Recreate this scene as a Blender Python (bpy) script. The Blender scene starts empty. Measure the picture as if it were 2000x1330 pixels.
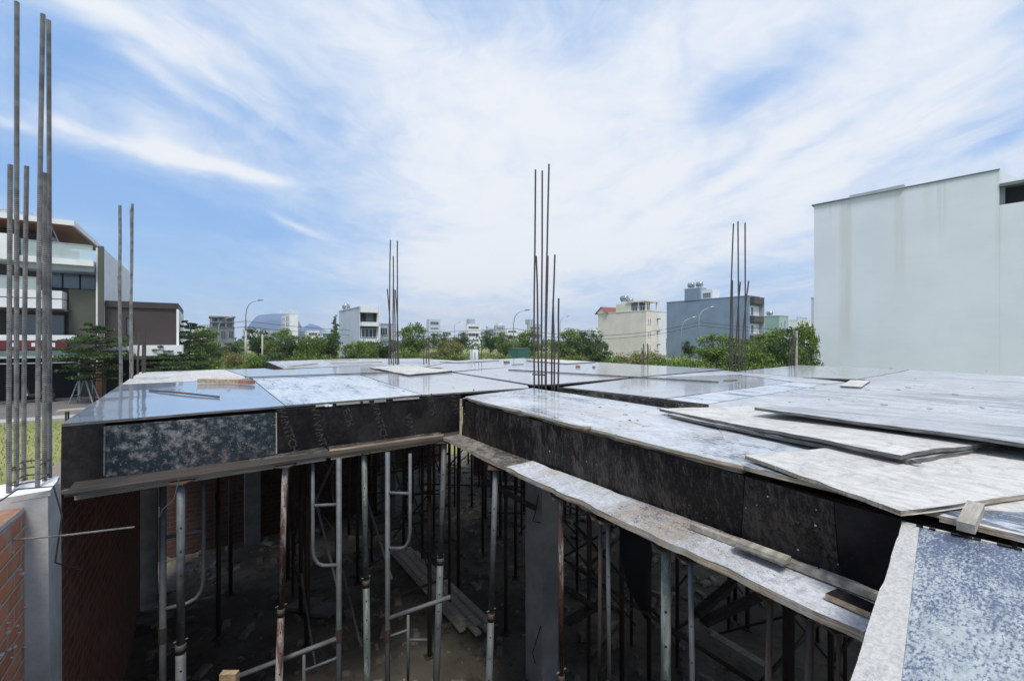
import bpy, math, random
from mathutils import Vector, noise as mn
R = math.radians
sc = bpy.context.scene
# ------------------------------------------------------------------ camera, sky, sun, exposure
EZ = 3.95; F = 834.0; HY = 665.0
cam = bpy.data.cameras.new('camera'); camo = bpy.data.objects.new('camera', cam)
sc.collection.objects.link(camo)
camo.location = (0, 0, EZ); camo.rotation_euler = (R(90), 0, 0)
cam.sensor_width = 36; cam.lens = F/2000*36; cam.clip_end = 8000; cam.clip_start = 0.02
sc.camera = camo
SUN_EL, SUN_AZ = 62, 170            # azimuth clockwise from +Y
world = bpy.data.worlds.new('World'); sc.world = world; world.use_nodes = True
sun = bpy.data.lights.new('sun', 'SUN'); suno = bpy.data.objects.new('sun', sun)
sc.collection.objects.link(suno)
sun.energy = 3.0; sun.angle = R(16); sun.color = (1, .95, .88)
sd = Vector((math.sin(R(SUN_AZ))*math.cos(R(SUN_EL)), math.cos(R(SUN_AZ))*math.cos(R(SUN_EL)), math.sin(R(SUN_EL))))
suno.rotation_euler = sd.to_track_quat('Z', 'Y').to_euler()
suno.location = (0, 0, 60)
sc.view_settings.view_transform = 'Standard'; sc.view_settings.look = 'None'
sc.view_settings.exposure = 0.3; sc.view_settings.gamma = 1
try:
    sc.cycles.max_bounces = 6; sc.cycles.volume_bounces = 0
    sc.cycles.transparent_max_bounces = 8
except Exception: pass

def azel(px, py):
    az = math.atan((px-1000)/F); el = math.atan((HY-py)/F*math.cos(az)); return az, el

def build_sky():
    nt = world.node_tree; N = nt.nodes; L = nt.links; N.clear()
    def mth(op, a, b=None, c=None, clamp=False):
        n = N.new('ShaderNodeMath'); n.operation = op; n.use_clamp = clamp
        for i, v in enumerate((a, b, c)):
            if v is None: continue
            if isinstance(v, (int, float)): n.inputs[i].default_value = v
            else: L.new(v, n.inputs[i])
        return n.outputs[0]
    sky = N.new('ShaderNodeTexSky'); sky.sky_type = 'NISHITA'; sky.sun_disc = False
    sky.sun_elevation = R(SUN_EL); sky.sun_rotation = R(SUN_AZ)
    sky.air_density = 1.0; sky.dust_density = 1.2; sky.ozone_density = 2.0
    tc = N.new('ShaderNodeTexCoord'); sep = N.new('ShaderNodeSeparateXYZ'); L.new(tc.outputs['Generated'], sep.inputs[0])
    x, y, z = sep.outputs
    zz = mth('ADD', mth('MAXIMUM', z, 0.0), 0.07)
    comb = N.new('ShaderNodeCombineXYZ')
    L.new(mth('DIVIDE', x, zz), comb.inputs[0]); L.new(mth('DIVIDE', y, zz), comb.inputs[1])
    # warp
    wn = N.new('ShaderNodeTexNoise'); wn.inputs['Scale'].default_value = 0.9; wn.inputs['Detail'].default_value = 4
    L.new(comb.outputs[0], wn.inputs['Vector'])
    ws = N.new('ShaderNodeVectorMath'); ws.operation = 'SUBTRACT'; L.new(wn.outputs['Color'], ws.inputs[0]); ws.inputs[1].default_value = (.5, .5, .5)
    wm = N.new('ShaderNodeVectorMath'); wm.operation = 'MULTIPLY_ADD'; L.new(ws.outputs[0], wm.inputs[0]); wm.inputs[1].default_value = (1.5, 1.5, 0); L.new(comb.outputs[0], wm.inputs[2])
    mp = N.new('ShaderNodeMapping'); mp.inputs['Scale'].default_value = (.85, .48, 1); mp.inputs['Rotation'].default_value = (0, 0, R(6)); mp.inputs['Location'].default_value = (3.3, 1.7, 0)
    L.new(wm.outputs[0], mp.inputs[0])
    n1 = N.new('ShaderNodeTexNoise'); n1.inputs['Scale'].default_value = 1.2; n1.inputs['Detail'].default_value = 8; n1.inputs['Roughness'].default_value = .52
    L.new(mp.outputs[0], n1.inputs['Vector'])
    mp2 = N.new('ShaderNodeMapping'); mp2.inputs['Scale'].default_value = (2.6, .9, 1); mp2.inputs['Rotation'].default_value = (0, 0, R(-8))
    L.new(wm.outputs[0], mp2.inputs[0])
    n2 = N.new('ShaderNodeTexNoise'); n2.inputs['Scale'].default_value = 1.6; n2.inputs['Detail'].default_value = 7; n2.inputs['Roughness'].default_value = .55
    L.new(mp2.outputs[0], n2.inputs['Vector'])
    az = mth('ARCTAN2', x, y); el = mth('ARCSINE', z)
    # wobble for blob edges
    wn2 = N.new('ShaderNodeTexNoise'); wn2.inputs['Scale'].default_value = 4.5; wn2.inputs['Detail'].default_value = 8
    L.new(tc.outputs['Generated'], wn2.inputs['Vector'])
    sp2 = N.new('ShaderNodeSeparateColor'); L.new(wn2.outputs['Color'], sp2.inputs[0])
    az = mth('MULTIPLY_ADD', mth('SUBTRACT', sp2.outputs[0], .5), .14, az)
    el = mth('MULTIPLY_ADD', mth('SUBTRACT', sp2.outputs[1], .5), .07, el)
    # (px, py, half width px, half height px, slope degrees (screen, clockwise positive), amount)
    blobs = [
        (360, 410, 330, 62, 6, -.60), (560, 215, 200, 65, 20, -.34), (60, 350, 200, 70, 0, -.55), (330, 200, 260, 26, 16, -.16), (30, 150, 80, 50, 0, -.36), (450, 205, 110, 30, 20, -.2),
        (140, 150, 120, 45, 15, -.20), (660, 420, 150, 45, 35, -.22), (230, 545, 480, 110, 0, -.40), (560, 560, 220, 70, 8, -.25),
        (760, 30, 200, 30, 0, -.16), (80, 60, 200, 50, 0, -.10),
        (1475, 185, 120, 45, -18, -.52), (1330, 370, 200, 20, -26, -.42), (1960, 262, 120, 22, -18, -.5), (1560, 300, 260, 16, -22, -.25),
        (1250, 560, 300, 40, -4, -.22), (1420, 150, 90, 40, -40, -.2),
        (340, 308, 150, 15, 1, .58), (300, 262, 80, 26, 40, .25), (450, 322, 90, 11, 2, .45), (260, 70, 300, 26, 16, .50), (450, 130, 150, 34, 20, .38), (330, 170, 120, 14, 20, .3), (580, 437, 70, 8, 16, .50),
        (120, 236, 50, 10, 10, .38), (20, 235, 60, 10, 0, .3), (1050, 330, 460, 230, -10, .40), (1180, 470, 400, 90, -16, .40), (850, 90, 300, 80, 20, .25), (1700, 200, 350, 120, -25, .22), (820, 520, 200, 40, 10, .25), (1500, 440, 300, 22, -28, .28), (1750, 60, 300, 60, -25, .1),
        (1900, 330, 250, 40, -18, .2),
    ]
    acc = None
    for (px, py, w, h, rot, amt) in blobs:
        a0, e0 = azel(px, py)
        k = math.cos(a0)
        sw = w/F*k*k; sh = h/F*k*math.cos(e0)
        da = mth('SUBTRACT', az, a0); de = mth('SUBTRACT', el, e0)
        c, s = math.cos(R(rot)), math.sin(R(rot))
        u = mth('ADD', mth('MULTIPLY', da, c/sw), mth('MULTIPLY', de, -s/sw))
        v = mth('ADD', mth('MULTIPLY', da, s/sh), mth('MULTIPLY', de, c/sh))
        r2 = mth('ADD', mth('MULTIPLY', u, u), mth('MULTIPLY', v, v))
        g = mth('POWER', 2.718, mth('MULTIPLY', r2, -.9))
        acc = mth('MULTIPLY', g, amt) if acc is None else mth('MULTIPLY_ADD', g, amt, acc)
    n3 = N.new('ShaderNodeTexNoise'); n3.inputs['Scale'].default_value = 7.5; n3.inputs['Detail'].default_value = 9; n3.inputs['Roughness'].default_value = .6; n3.inputs['Distortion'].default_value = .8
    mp3 = N.new('ShaderNodeMapping'); mp3.inputs['Scale'].default_value = (.8, .8, 2.0); L.new(tc.outputs['Generated'], mp3.inputs[0]); L.new(mp3.outputs[0], n3.inputs['Vector'])
    acc = mth('MULTIPLY_ADD', mth('SUBTRACT', n3.outputs[0], .5), .62, acc)
    n4 = N.new('ShaderNodeTexNoise'); n4.inputs['Scale'].default_value = 5.5; n4.inputs['Detail'].default_value = 9; n4.inputs['Roughness'].default_value = .65; n4.inputs['Distortion'].default_value = 1.2
    mp4 = N.new('ShaderNodeMapping'); mp4.inputs['Scale'].default_value = (1.6, .7, 1); mp4.inputs['Rotation'].default_value = (0, 0, R(35)); L.new(wm.outputs[0], mp4.inputs[0]); L.new(mp4.outputs[0], n4.inputs['Vector'])
    acc = mth('MULTIPLY_ADD', mth('SUBTRACT', n4.outputs[0], .5), .38, acc)
    cov = mth('ADD', acc, 0.58)
    cov = mth('MULTIPLY_ADD', mth('SUBTRACT', n1.outputs[0], .5), .8, cov)
    cov = mth('MULTIPLY_ADD', mth('SUBTRACT', n2.outputs[0], .5), .6, cov)
    ss = N.new('ShaderNodeMapRange'); ss.interpolation_type = 'SMOOTHSTEP'
    ss.inputs['From Min'].default_value = -.15; ss.inputs['From Max'].default_value = 1.15
    L.new(cov, ss.inputs['Value'])
    covr = ss.outputs[0]
    # cloud colour : slightly varied white
    cr = N.new('ShaderNodeMix'); cr.data_type = 'RGBA'
    cr.inputs['A'].default_value = (4.6, 5.9, 7.7, 1); cr.inputs['B'].default_value = (7.25, 7.5, 7.9, 1)
    L.new(covr, cr.inputs['Factor'])
    # blue: nishita mixed with a milky tone
    bl = N.new('ShaderNodeMix'); bl.data_type = 'RGBA'; bl.inputs['Factor'].default_value = .8
    L.new(sky.outputs[0], bl.inputs['A']); bl.inputs['B'].default_value = (1.95, 3.9, 7.6, 1)
    # pale horizon
    hz = mth('POWER', 2.718, mth('MULTIPLY', mth('ABSOLUTE', z), -7.0))
    hb = N.new('ShaderNodeMix'); hb.data_type = 'RGBA'; L.new(mth('MULTIPLY', hz, .72), hb.inputs['Factor'])
    L.new(bl.outputs['Result'], hb.inputs['A']); hb.inputs['B'].default_value = (4.6, 6.3, 7.6, 1)
    hc = N.new('ShaderNodeMix'); hc.data_type = 'RGBA'
    L.new(mth('MULTIPLY', covr, .97), hc.inputs['Factor'])
    L.new(hb.outputs['Result'], hc.inputs['A']); L.new(cr.outputs['Result'], hc.inputs['B'])
    bg = N.new('ShaderNodeBackground'); bg.inputs['Strength'].default_value = .1
    L.new(hc.outputs['Result'], bg.inputs['Color'])
    out = N.new('ShaderNodeOutputWorld'); L.new(bg.outputs[0], out.inputs[0])
build_sky()

# ------------------------------------------------------------------ frames of reference
CA, SA = .812, .584                      # direction A (along the long side of the site); B is 90 degrees to its left
n_ = math.hypot(CA, SA); CA /= n_; SA /= n_
ANG = math.atan2(SA, CA)
def ab(a, b, z=0.0): return Vector((a*CA - b*SA, a*SA + b*CA, z))
def to_ab(v): return (v.x*CA + v.y*SA, -v.x*SA + v.y*CA)
def G(px, py, z):                        # where the sight line meets the level z
    Y = F*(EZ-z)/(py-HY); return Vector(((px-1000)/F*Y, Y, z))
def D(px, py, Y): return Vector(((px-1000)/F*Y, Y, EZ+(HY-py)/F*Y))
def on_a(px, a): t = (px-1000)/F; return a*(CA-SA*t)/(SA+CA*t)      # b on the line a=const
def on_b(px, b): t = (px-1000)/F; return b*(SA+CA*t)/(CA-SA*t)
DZ = 3.40                                # deck level

# ------------------------------------------------------------------ object helpers
def tag(o, label=None, cat=None, group=None, kind=None):
    if label: o['label'] = label
    if cat: o['category'] = cat
    if group: o['group'] = group
    if kind: o['kind'] = kind
    return o
def thing(name, loc, label, cat, group=None):
    o = bpy.data.objects.new(name, None); sc.collection.objects.link(o)
    o.location = loc; o.empty_display_size = .2
    return tag(o, label, cat, group)
def origin_of(p):
    v = Vector((0, 0, 0))
    while p is not None: v = v + Vector(p.location); p = p.parent
    return v
class MB:
    def __init__(s): s.v = []; s.f = []; s.m = []
    def add(s, vs, fs, mi=0):
        o = len(s.v); s.v += [Vector(x) for x in vs]
        s.f += [tuple(i+o for i in f) for f in fs]; s.m += [mi]*len(fs); return s
    def box8(s, c, mi=0):
        return s.add(c, [(0,3,2,1),(4,5,6,7),(0,1,5,4),(1,2,6,5),(2,3,7,6),(3,0,4,7)], mi)
    def bab(s, a0, a1, b0, b1, z0, z1, mi=0):
        return s.box8([ab(a0,b0,z0),ab(a1,b0,z0),ab(a1,b1,z0),ab(a0,b1,z0),ab(a0,b0,z1),ab(a1,b0,z1),ab(a1,b1,z1),ab(a0,b1,z1)], mi)
    def box(s, x0, x1, y0, y1, z0, z1, mi=0):
        return s.box8([(x0,y0,z0),(x1,y0,z0),(x1,y1,z0),(x0,y1,z0),(x0,y0,z1),(x1,y0,z1),(x1,y1,z1),(x0,y1,z1)], mi)
    def beam(s, p, q, w, h, up=(0,0,1), mi=0):
        p = Vector(p); q = Vector(q); d = (q-p).normalized(); u = Vector(up)
        r = d.cross(u)
        if r.length < 1e-4: r = d.cross(Vector((CA, SA, 0)))
        r.normalize(); u = r.cross(d).normalized(); r *= w/2; u *= h/2
        return s.box8([p-r-u, p+r-u, q+r-u, q-r-u, p-r+u, p+r+u, q+r+u, q-r+u], mi)
    def tube(s, pts, r, n=8, mi=0, cap=True):
        pts = [Vector(p) for p in pts]; rs = r if isinstance(r, (list, tuple)) else [r]*len(pts)
        vs = []; fs = []; ref = None
        for i, p in enumerate(pts):
            d = (pts[min(i+1, len(pts)-1)] - pts[max(i-1, 0)]).normalized()
            if ref is None:
                ref = Vector((0,0,1)) if abs(d.z) < .9 else Vector((1,0,0))
            u = (ref - d*ref.dot(d)).normalized(); ref = u; w = d.cross(u)
            for k in range(n):
                t = 2*math.pi*k/n; vs.append(p + (u*math.cos(t)+w*math.sin(t))*rs[i])
        for i in range(len(pts)-1):
            for k in range(n):
                a = i*n+k; b = i*n+(k+1) % n; fs.append((a, b, b+n, a+n))
        if cap: fs.append(tuple(range(n-1, -1, -1))); fs.append(tuple((len(pts)-1)*n+k for k in range(n)))
        return s.add(vs, fs, mi)
    def prism(s, pts, th, mi=0, me=None):       # top outline (list of 3D), thickness downwards
        n = len(pts); t = [Vector(p) for p in pts]; b = [p-Vector((0,0,th)) for p in t]
        s.add(t+b, [tuple(range(n)), tuple(range(2*n-1, n-1, -1))], mi)
        return s.add(t+b, [(i, i+n, (i+1) % n+n, (i+1) % n) for i in range(n)], mi if me is None else me)
    def build(s, name, mat, parent=None, smooth=False, loc=None):
        if parent is not None: o = origin_of(parent)
        elif loc is not None: o = Vector(loc)
        else:
            n = max(1, len(s.v)); o = Vector((sum(v.x for v in s.v)/n, sum(v.y for v in s.v)/n, min(v.z for v in s.v)))
        me = bpy.data.meshes.new(name)
        me.from_pydata([tuple(v-o) for v in s.v], [], s.f)
        for m in (mat if isinstance(mat, (list, tuple)) else [mat]): me.materials.append(m)
        me.polygons.foreach_set('material_index', s.m)
        if smooth: me.polygons.foreach_set('use_smooth', [True]*len(s.f))
        me.update()
        ob = bpy.data.objects.new(name, me); sc.collection.objects.link(ob)
        if parent is not None: ob.parent = parent
        else: ob.location = o
        return ob
def copy_thing(root, loc, rz=0, scale=None, label=None, group=None):
    r = root.copy(); sc.collection.objects.link(r); r.location = loc; r.rotation_euler = (0, 0, rz)
    if scale: r.scale = scale
    if label: r['label'] = label
    if group: r['group'] = group
    for ch in list(root.children):
        c = ch.copy(); sc.collection.objects.link(c); c.parent = r
        for g in list(ch.children):
            d = g.copy(); sc.collection.objects.link(d); d.parent = c
    return r
def sheet_mb(c, th, nu=14, nv=10, jit=0.0, zj=0.0, seed=0, mb=None, sag=0.0, sides='lrfb'):
    """plywood board through 4 top corners, ragged edges; material 0 = face, 1 = edge"""
    rnd = random.Random(seed); mb = mb or MB(); c = [Vector(p) for p in c]
    P = []
    for j in range(nv+1):
        row = []
        for i in range(nu+1):
            u = i/nu; v = j/nv
            p = c[0]*(1-u)*(1-v)+c[1]*u*(1-v)+c[2]*u*v+c[3]*(1-u)*v
            if zj: p = p+Vector((0, 0, zj*mn.noise(p*2.2+Vector((seed*3.1, 0, 0)))))
            if sag: p = p-Vector((0, 0, sag*math.sin(math.pi*u)*math.sin(math.pi*v)))
            if jit and (i in (0, nu) or j in (0, nv)):
                e = (Vector(c[1])-Vector(c[0])).normalized(); f = Vector((-e.y, e.x, 0)); f = f if (c[3]-c[0]).dot(f) > 0 else -f
                def amp(x, y):
                    q = Vector((x*7, y*7, seed*1.7)); big = max(0, mn.noise(q)-.12)*1.6+max(0, mn.noise(q*.45)-.25)*2.2
                    return jit*(.10+big+.08*rnd.random())
                if i == 0 and 'l' in sides: p = p+e*amp(p.x, p.y)
                if i == nu and 'r' in sides: p = p-e*amp(p.x, p.y)
                if j == 0 and 'f' in sides: p = p+f*amp(p.x, p.y)
                if j == nv and 'b' in sides: p = p-f*amp(p.x, p.y)
            row.append(p)
        P.append(row)
    n = (nu+1)*(nv+1); top = [p for r in P for p in r]; dn = Vector((0, 0, th)); bot = [p-dn for p in top]
    idx = lambda i, j: j*(nu+1)+i
    fs = []; 
    for j in range(nv):
        for i in range(nu):
            q = (idx(i,j), idx(i+1,j), idx(i+1,j+1), idx(i,j+1)); fs.append(q); fs.append(tuple(n+k for k in reversed(q)))
    es = []
    ring = [idx(i,0) for i in range(nu)]+[idx(nu,j) for j in range(nv)]+[idx(i,nv) for i in range(nu,0,-1)]+[idx(0,j) for j in range(nv,0,-1)]
    for k in range(len(ring)):
        a, b = ring[k], ring[(k+1) % len(ring)]; es.append((a, a+n, b+n, b))
    mb.add(top+bot, fs, 0); o = len(mb.v)-2*n
    mb.f += [tuple(i+o for i in f) for f in es]; mb.m += [1]*len(es)
    return mb

# ------------------------------------------------------------------ materials
def mat(name):
    m = bpy.data.materials.new(name); m.use_nodes = True
    nt = m.node_tree; b = nt.nodes['Principled BSDF']; return m, nt, b
def coords(nt, rot=0.0, scale=(1,1,1), loc=(0,0,0), src='Object', rnd=False):
    tc = nt.nodes.new('ShaderNodeTexCoord'); mp = nt.nodes.new('ShaderNodeMapping')
    mr = nt.nodes.new('ShaderNodeVectorRotate'); mr.rotation_type = 'Z_AXIS'; mr.inputs['Angle'].default_value = -rot
    v = tc.outputs[src]
    nt.links.new(v, mr.inputs['Vector'])
    mp.inputs['Scale'].default_value = scale; mp.inputs['Location'].default_value = loc
    nt.links.new(mr.outputs[0], mp.inputs[0])
    if rnd:
        oi = nt.nodes.new('ShaderNodeObjectInfo'); ml = nt.nodes.new('ShaderNodeMath'); ml.operation = 'MULTIPLY'; ml.inputs[1].default_value = 40
        nt.links.new(oi.outputs['Random'], ml.inputs[0])
        va = nt.nodes.new('ShaderNodeVectorMath'); va.operation = 'ADD'; nt.links.new(mp.outputs[0], va.inputs[0]); nt.links.new(ml.outputs[0], va.inputs[1])
        return va.outputs[0]
    return mp.outputs[0]
def noise(nt, vec, scale, detail=5, rough=.55, dist=0):
    n = nt.nodes.new('ShaderNodeTexNoise'); n.inputs['Scale'].default_value = scale; n.inputs['Detail'].default_value = detail
    n.inputs['Roughness'].default_value = rough; n.inputs['Distortion'].default_value = dist
    nt.links.new(vec, n.inputs['Vector']); return n.outputs[0]
def ramp(nt, fac, lo, hi, interp='SMOOTHSTEP'):
    r = nt.nodes.new('ShaderNodeMapRange'); r.interpolation_type = interp
    r.inputs['From Min'].default_value = lo; r.inputs['From Max'].default_value = hi; nt.links.new(fac, r.inputs['Value']); return r.outputs[0]
def mixc(nt, fac, a, b):
    m = nt.nodes.new('ShaderNodeMix'); m.data_type = 'RGBA'
    if isinstance(fac, (int, float)): m.inputs['Factor'].default_value = fac
    else: nt.links.new(fac, m.inputs['Factor'])
    for k, v in (('A', a), ('B', b)):
        if isinstance(v, tuple): m.inputs[k].default_value = (*v[:3], 1)
        else: nt.links.new(v, m.inputs[k])
    return m.outputs['Result']
def mixf(nt, fac, a, b):
    m = nt.nodes.new('ShaderNodeMix'); m.data_type = 'FLOAT'
    nt.links.new(fac, m.inputs['Factor'])
    for k, v in (('A', a), ('B', b)):
        if isinstance(v, (int, float)): m.inputs[k].default_value = v
        else: nt.links.new(v, m.inputs[k])
    return m.outputs['Result']
def mop(nt, op, a, b, clamp=False):
    m = nt.nodes.new('ShaderNodeMath'); m.operation = op; m.use_clamp = clamp
    for i, v in enumerate((a, b)):
        if isinstance(v, (int, float)): m.inputs[i].default_value = v
        else: nt.links.new(v, m.inputs[i])
    return m.outputs[0]
def bump(nt, b, h, strength=.3, dist=.01):
    n = nt.nodes.new('ShaderNodeBump'); n.inputs['Strength'].default_value = strength; n.inputs['Distance'].default_value = dist
    nt.links.new(h, n.inputs['Height']); nt.links.new(n.outputs[0], b.inputs['Normal'])

def plain(name, col, rough=.6, var=.25, scale=3, metal=0, spec=.5, bmp=.1, rnd=False, rot=ANG, stretch=(1,1,1), col2=None):
    m, nt, b = mat(name); v = coords(nt, rot, stretch, rnd=rnd)
    n = noise(nt, v, scale, 6, .6)
    c2 = col2 or tuple(c*(1-var) for c in col)
    c = mixc(nt, ramp(nt, n, .3, .7), tuple(min(1, c*(1+var*.4)) for c in col), c2)
    nt.links.new(c, b.inputs['Base Color']); b.inputs['Roughness'].default_value = rough; b.inputs['Metallic'].default_value = metal
    b.inputs['Specular IOR Level'].default_value = spec
    if bmp: bump(nt, b, noise(nt, v, scale*9, 4), bmp, .01)
    return m
def ply(name, dark=(.035,.028,.025), dust=(.55,.57,.60), cover=.5, sharp=.18, streak=(1.0,5.0), scale=1.6, r0=.12, r1=.5, fine=.5, bl=(0,0,0), rot=ANG, tint=None, b=.15, coat=0, spec=.5, grit=.5, gs=1.0):
    """film faced plywood carrying cement dust; cover = share hidden by dust"""
    m, nt, bs = mat(name)
    v = coords(nt, rot, (streak[0], streak[1], 1), rnd=True)
    v2 = coords(nt, rot, (1, 1, 1), rnd=True)
    n1 = noise(nt, v, scale, 7, .62, .3); n2 = noise(nt, v, scale*9, 6, .7); n3 = noise(nt, v2, .9, 3, .5)
    s = mop(nt, 'ADD', mop(nt, 'MULTIPLY', n1, 1-fine*.55), mop(nt, 'MULTIPLY', n2, fine*.55))
    s = mop(nt, 'ADD', s, mop(nt, 'MULTIPLY', mop(nt, 'SUBTRACT', n3, .5), .35))
    t = .5+(.5-cover)*.5
    f = ramp(nt, s, t-sharp, t+sharp)
    d2 = mixc(nt, ramp(nt, noise(nt, v, scale*3, 5), .35, .7), dust, tuple(c*.72 for c in dust))
    if tint: d2 = mixc(nt, ramp(nt, noise(nt, v2, 2.3, 4), .45, .7), d2, tint)
    # grit: fine scratches, crumbs and broad dirty patches that belong to the board
    va = coords(nt, rot, (1.0, .35, 1), rnd=True); vb = coords(nt, rot, (.35, 1.0, 1), rnd=True)
    g1 = ramp(nt, noise(nt, va, 38*gs, 4, .75, .4), .50, .66); g2 = ramp(nt, noise(nt, vb, 16*gs, 5, .75, .6), .50, .66)
    g3 = ramp(nt, noise(nt, v2, 1.7, 4, .6, .5), .35, .68); g4 = ramp(nt, noise(nt, v2, 70*gs, 3, .6), .60, .72)
    gm = mop(nt, 'MULTIPLY', mop(nt, 'MAXIMUM', mop(nt, 'MULTIPLY', g1, g3), mop(nt, 'MULTIPLY', g2, .8)), grit)
    d2 = mixc(nt, gm, d2, tuple(.35*x+.65*y for x, y in zip(dust, dark)))
    d2 = mixc(nt, mop(nt, 'MULTIPLY', g3, grit*.45), d2, tuple(x*.62 for x in dust))
    c = mixc(nt, f, dark, d2)
    c = mixc(nt, mop(nt, 'MULTIPLY', g4, grit*.8), c, tuple(x*1.15 for x in dust))
    nt.links.new(c, bs.inputs['Base Color']); nt.links.new(mixf(nt, f, r0, r1), bs.inputs['Roughness'])
    bump(nt, bs, s, b, .004)
    if coat: bs.inputs['Coat Weight'].default_value = coat; bs.inputs['Coat Roughness'].default_value = .07; bs.inputs['Coat IOR'].default_value = 1.6
    bs.inputs['Specular IOR Level'].default_value = spec
    return m
MT = {}
MT['gloss_blue'] = ply('film_ply_sky_sheen', dark=(.20,.25,.34), dust=(.36,.41,.49), cover=.30, sharp=.3, streak=(.6,2.5), r0=.14, r1=.26, fine=.25, b=.02, coat=.9, grit=.18)  # sky reflection painted into the film and dust colours as pale blue
MT['gloss_grey'] = ply('film_ply_grey_sheen', dark=(.30,.305,.32), dust=(.46,.465,.475), cover=.5, sharp=.3, streak=(.6,2.0), scale=1.2, r0=.2, r1=.35, fine=.3, b=.03, coat=.7, grit=.3)  # film and dust greys raised to carry the sky's reflection
MT['streaky'] = ply('film_ply_streaky', dark=(.15,.20,.27), dust=(.55,.59,.63), cover=.60, sharp=.06, streak=(5,.9), scale=1.5, r0=.22, r1=.5, fine=.7, b=.06, coat=.2, grit=.5)
MT['wing'] = ply('film_ply_wing', dark=(.055,.08,.125), dust=(.54,.57,.61), cover=.57, sharp=.06, streak=(4.5,1.3), scale=1.7, r0=.2, r1=.5, fine=.95, tint=(.46,.42,.36), b=.1, coat=.3, grit=.75)
MT['pale'] = ply('ply_pale', dark=(.12,.12,.13), dust=(.60,.59,.56), cover=.72, sharp=.10, streak=(4,1.6), scale=2.2, r0=.4, r1=.65, fine=.8, b=.05, spec=.3, grit=.85)
MT['pale2'] = ply('ply_pale_grey', dark=(.15,.17,.20), dust=(.52,.535,.555), cover=.60, sharp=.10, streak=(6,1.0), scale=1.6, r0=.3, r1=.55, fine=.7, b=.05, coat=.2, grit=.8)
MT['ledge'] = ply('ply_ledge', dark=(.08,.09,.11), dust=(.60,.62,.66), cover=.56, sharp=.05, streak=(2.6,1.8), scale=7, r0=.4, r1=.7, fine=1.2, tint=(.30,.22,.14), b=.5, grit=1.0, gs=1.4)
MT['ledge_dark'] = ply('plank_dirty', dark=(.028,.026,.024), dust=(.27,.24,.20), cover=.44, sharp=.06, streak=(2,2), scale=6, r0=.5, r1=.8, fine=1.1, b=.5, grit=.9)
MT['board'] = ply('ply_board_blue', dark=(.055,.08,.15), dust=(.44,.48,.49), cover=.54, sharp=.07, streak=(2.0,5.0), scale=4, r0=.3, r1=.5, fine=1.25, tint=(.33,.39,.37), b=.25, grit=.9, gs=1.3)
MT['board_margin'] = ply('board_margin', dark=(.25,.25,.26), dust=(.50,.49,.465), cover=.80, sharp=.07, streak=(3,5), scale=9, r0=.5, r1=.7, fine=1.0, b=.12, grit=.6, gs=1.5)
MT['mottled'] = ply('ply_mottled', dark=(.010,.019,.027), dust=(.26,.265,.26), cover=.43, sharp=.10, streak=(.9,.9), scale=2.4, r0=.4, r1=.6, fine=1.25, tint=(.11,.07,.05), b=.1, spec=.3, grit=.9)
MT['film_dark'] = ply('film_dark', dark=(.006,.0055,.007), dust=(.030,.027,.026), cover=.46, sharp=.12, streak=(1.2,1.2), scale=2.5, r0=.45, r1=.65, fine=.8, b=.1, spec=.2, grit=.6)
MT['film_dark2'] = ply('film_dark_wet', dark=(.005,.005,.006), dust=(.10,.083,.07), cover=.42, sharp=.09, streak=(5,5), scale=1.6, r0=.45, r1=.7, fine=1.1, b=.4, spec=.22, grit=.9)
MT['wood_pale'] = plain('timber_pale', (.52,.49,.44), .8, .3, 5, stretch=(1,7,7), bmp=.3)
MT['letter_faint'] = plain('worn_print', (.022,.02,.019), .7, .6, 40, spec=.2)
MT['letter'] = plain('faded_print', (.055,.05,.046), .7, .75, 26, spec=.2)
def edge_mat():
    m, nt, b = mat('ply_edge'); v = coords(nt, ANG, (3, 3, 90), rnd=True); n = noise(nt, v, 1.5, 5, .7)
    v2 = coords(nt, ANG, (9, 9, 9), rnd=True)
    c = mixc(nt, ramp(nt, n, .35, .65), (.50,.41,.29), (.15,.115,.085)); c = mixc(nt, ramp(nt, noise(nt, v2, 1, 5), .45, .65), c, (.36,.34,.31))
    nt.links.new(c, b.inputs['Base Color']); b.inputs['Roughness'].default_value = .8; bump(nt, b, n, .5, .01); return m
MT['edge'] = edge_mat()
MT['edge_dark'] = plain('ply_edge_weathered', (.15,.145,.14), .8, .6, 14, bmp=.5, stretch=(1,1,8))
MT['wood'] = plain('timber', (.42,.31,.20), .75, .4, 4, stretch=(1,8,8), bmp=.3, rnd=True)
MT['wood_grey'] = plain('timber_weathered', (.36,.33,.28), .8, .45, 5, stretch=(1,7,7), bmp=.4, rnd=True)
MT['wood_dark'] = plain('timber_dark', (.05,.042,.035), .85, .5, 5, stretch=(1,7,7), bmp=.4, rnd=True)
MT['rebar'] = plain('rebar_steel', (.055,.055,.065), .6, .45, 20, metal=.3, col2=(.085,.055,.042), bmp=.3, rnd=True)
MT['rebar_dusty'] = plain('rebar_cement', (.075,.075,.078), .75, .5, 14, bmp=.6, col2=(.24,.235,.22), rnd=True)
MT['steel'] = plain('galvanised_tube', (.115,.13,.145), .65, .35, 8, metal=.3, bmp=.3, rnd=True, col2=(.085,.09,.09))
MT['steel_green'] = ply('prop_cement_green', dark=(.07,.095,.085), dust=(.25,.26,.25), cover=.4, sharp=.08, streak=(4,4), scale=4, r0=.5, r1=.8, b=.4)
MT['steel_rust'] = ply('prop_rusty', dark=(.075,.032,.02), dust=(.32,.31,.30), cover=.44, sharp=.05, streak=(5,5), scale=2.4, r0=.6, r1=.8, b=.4)
MT['steel_dark'] = plain('dark_tube', (.05,.046,.045), .7, .5, 8, metal=.3, bmp=.3, rnd=True, col2=(.07,.04,.025))
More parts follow.
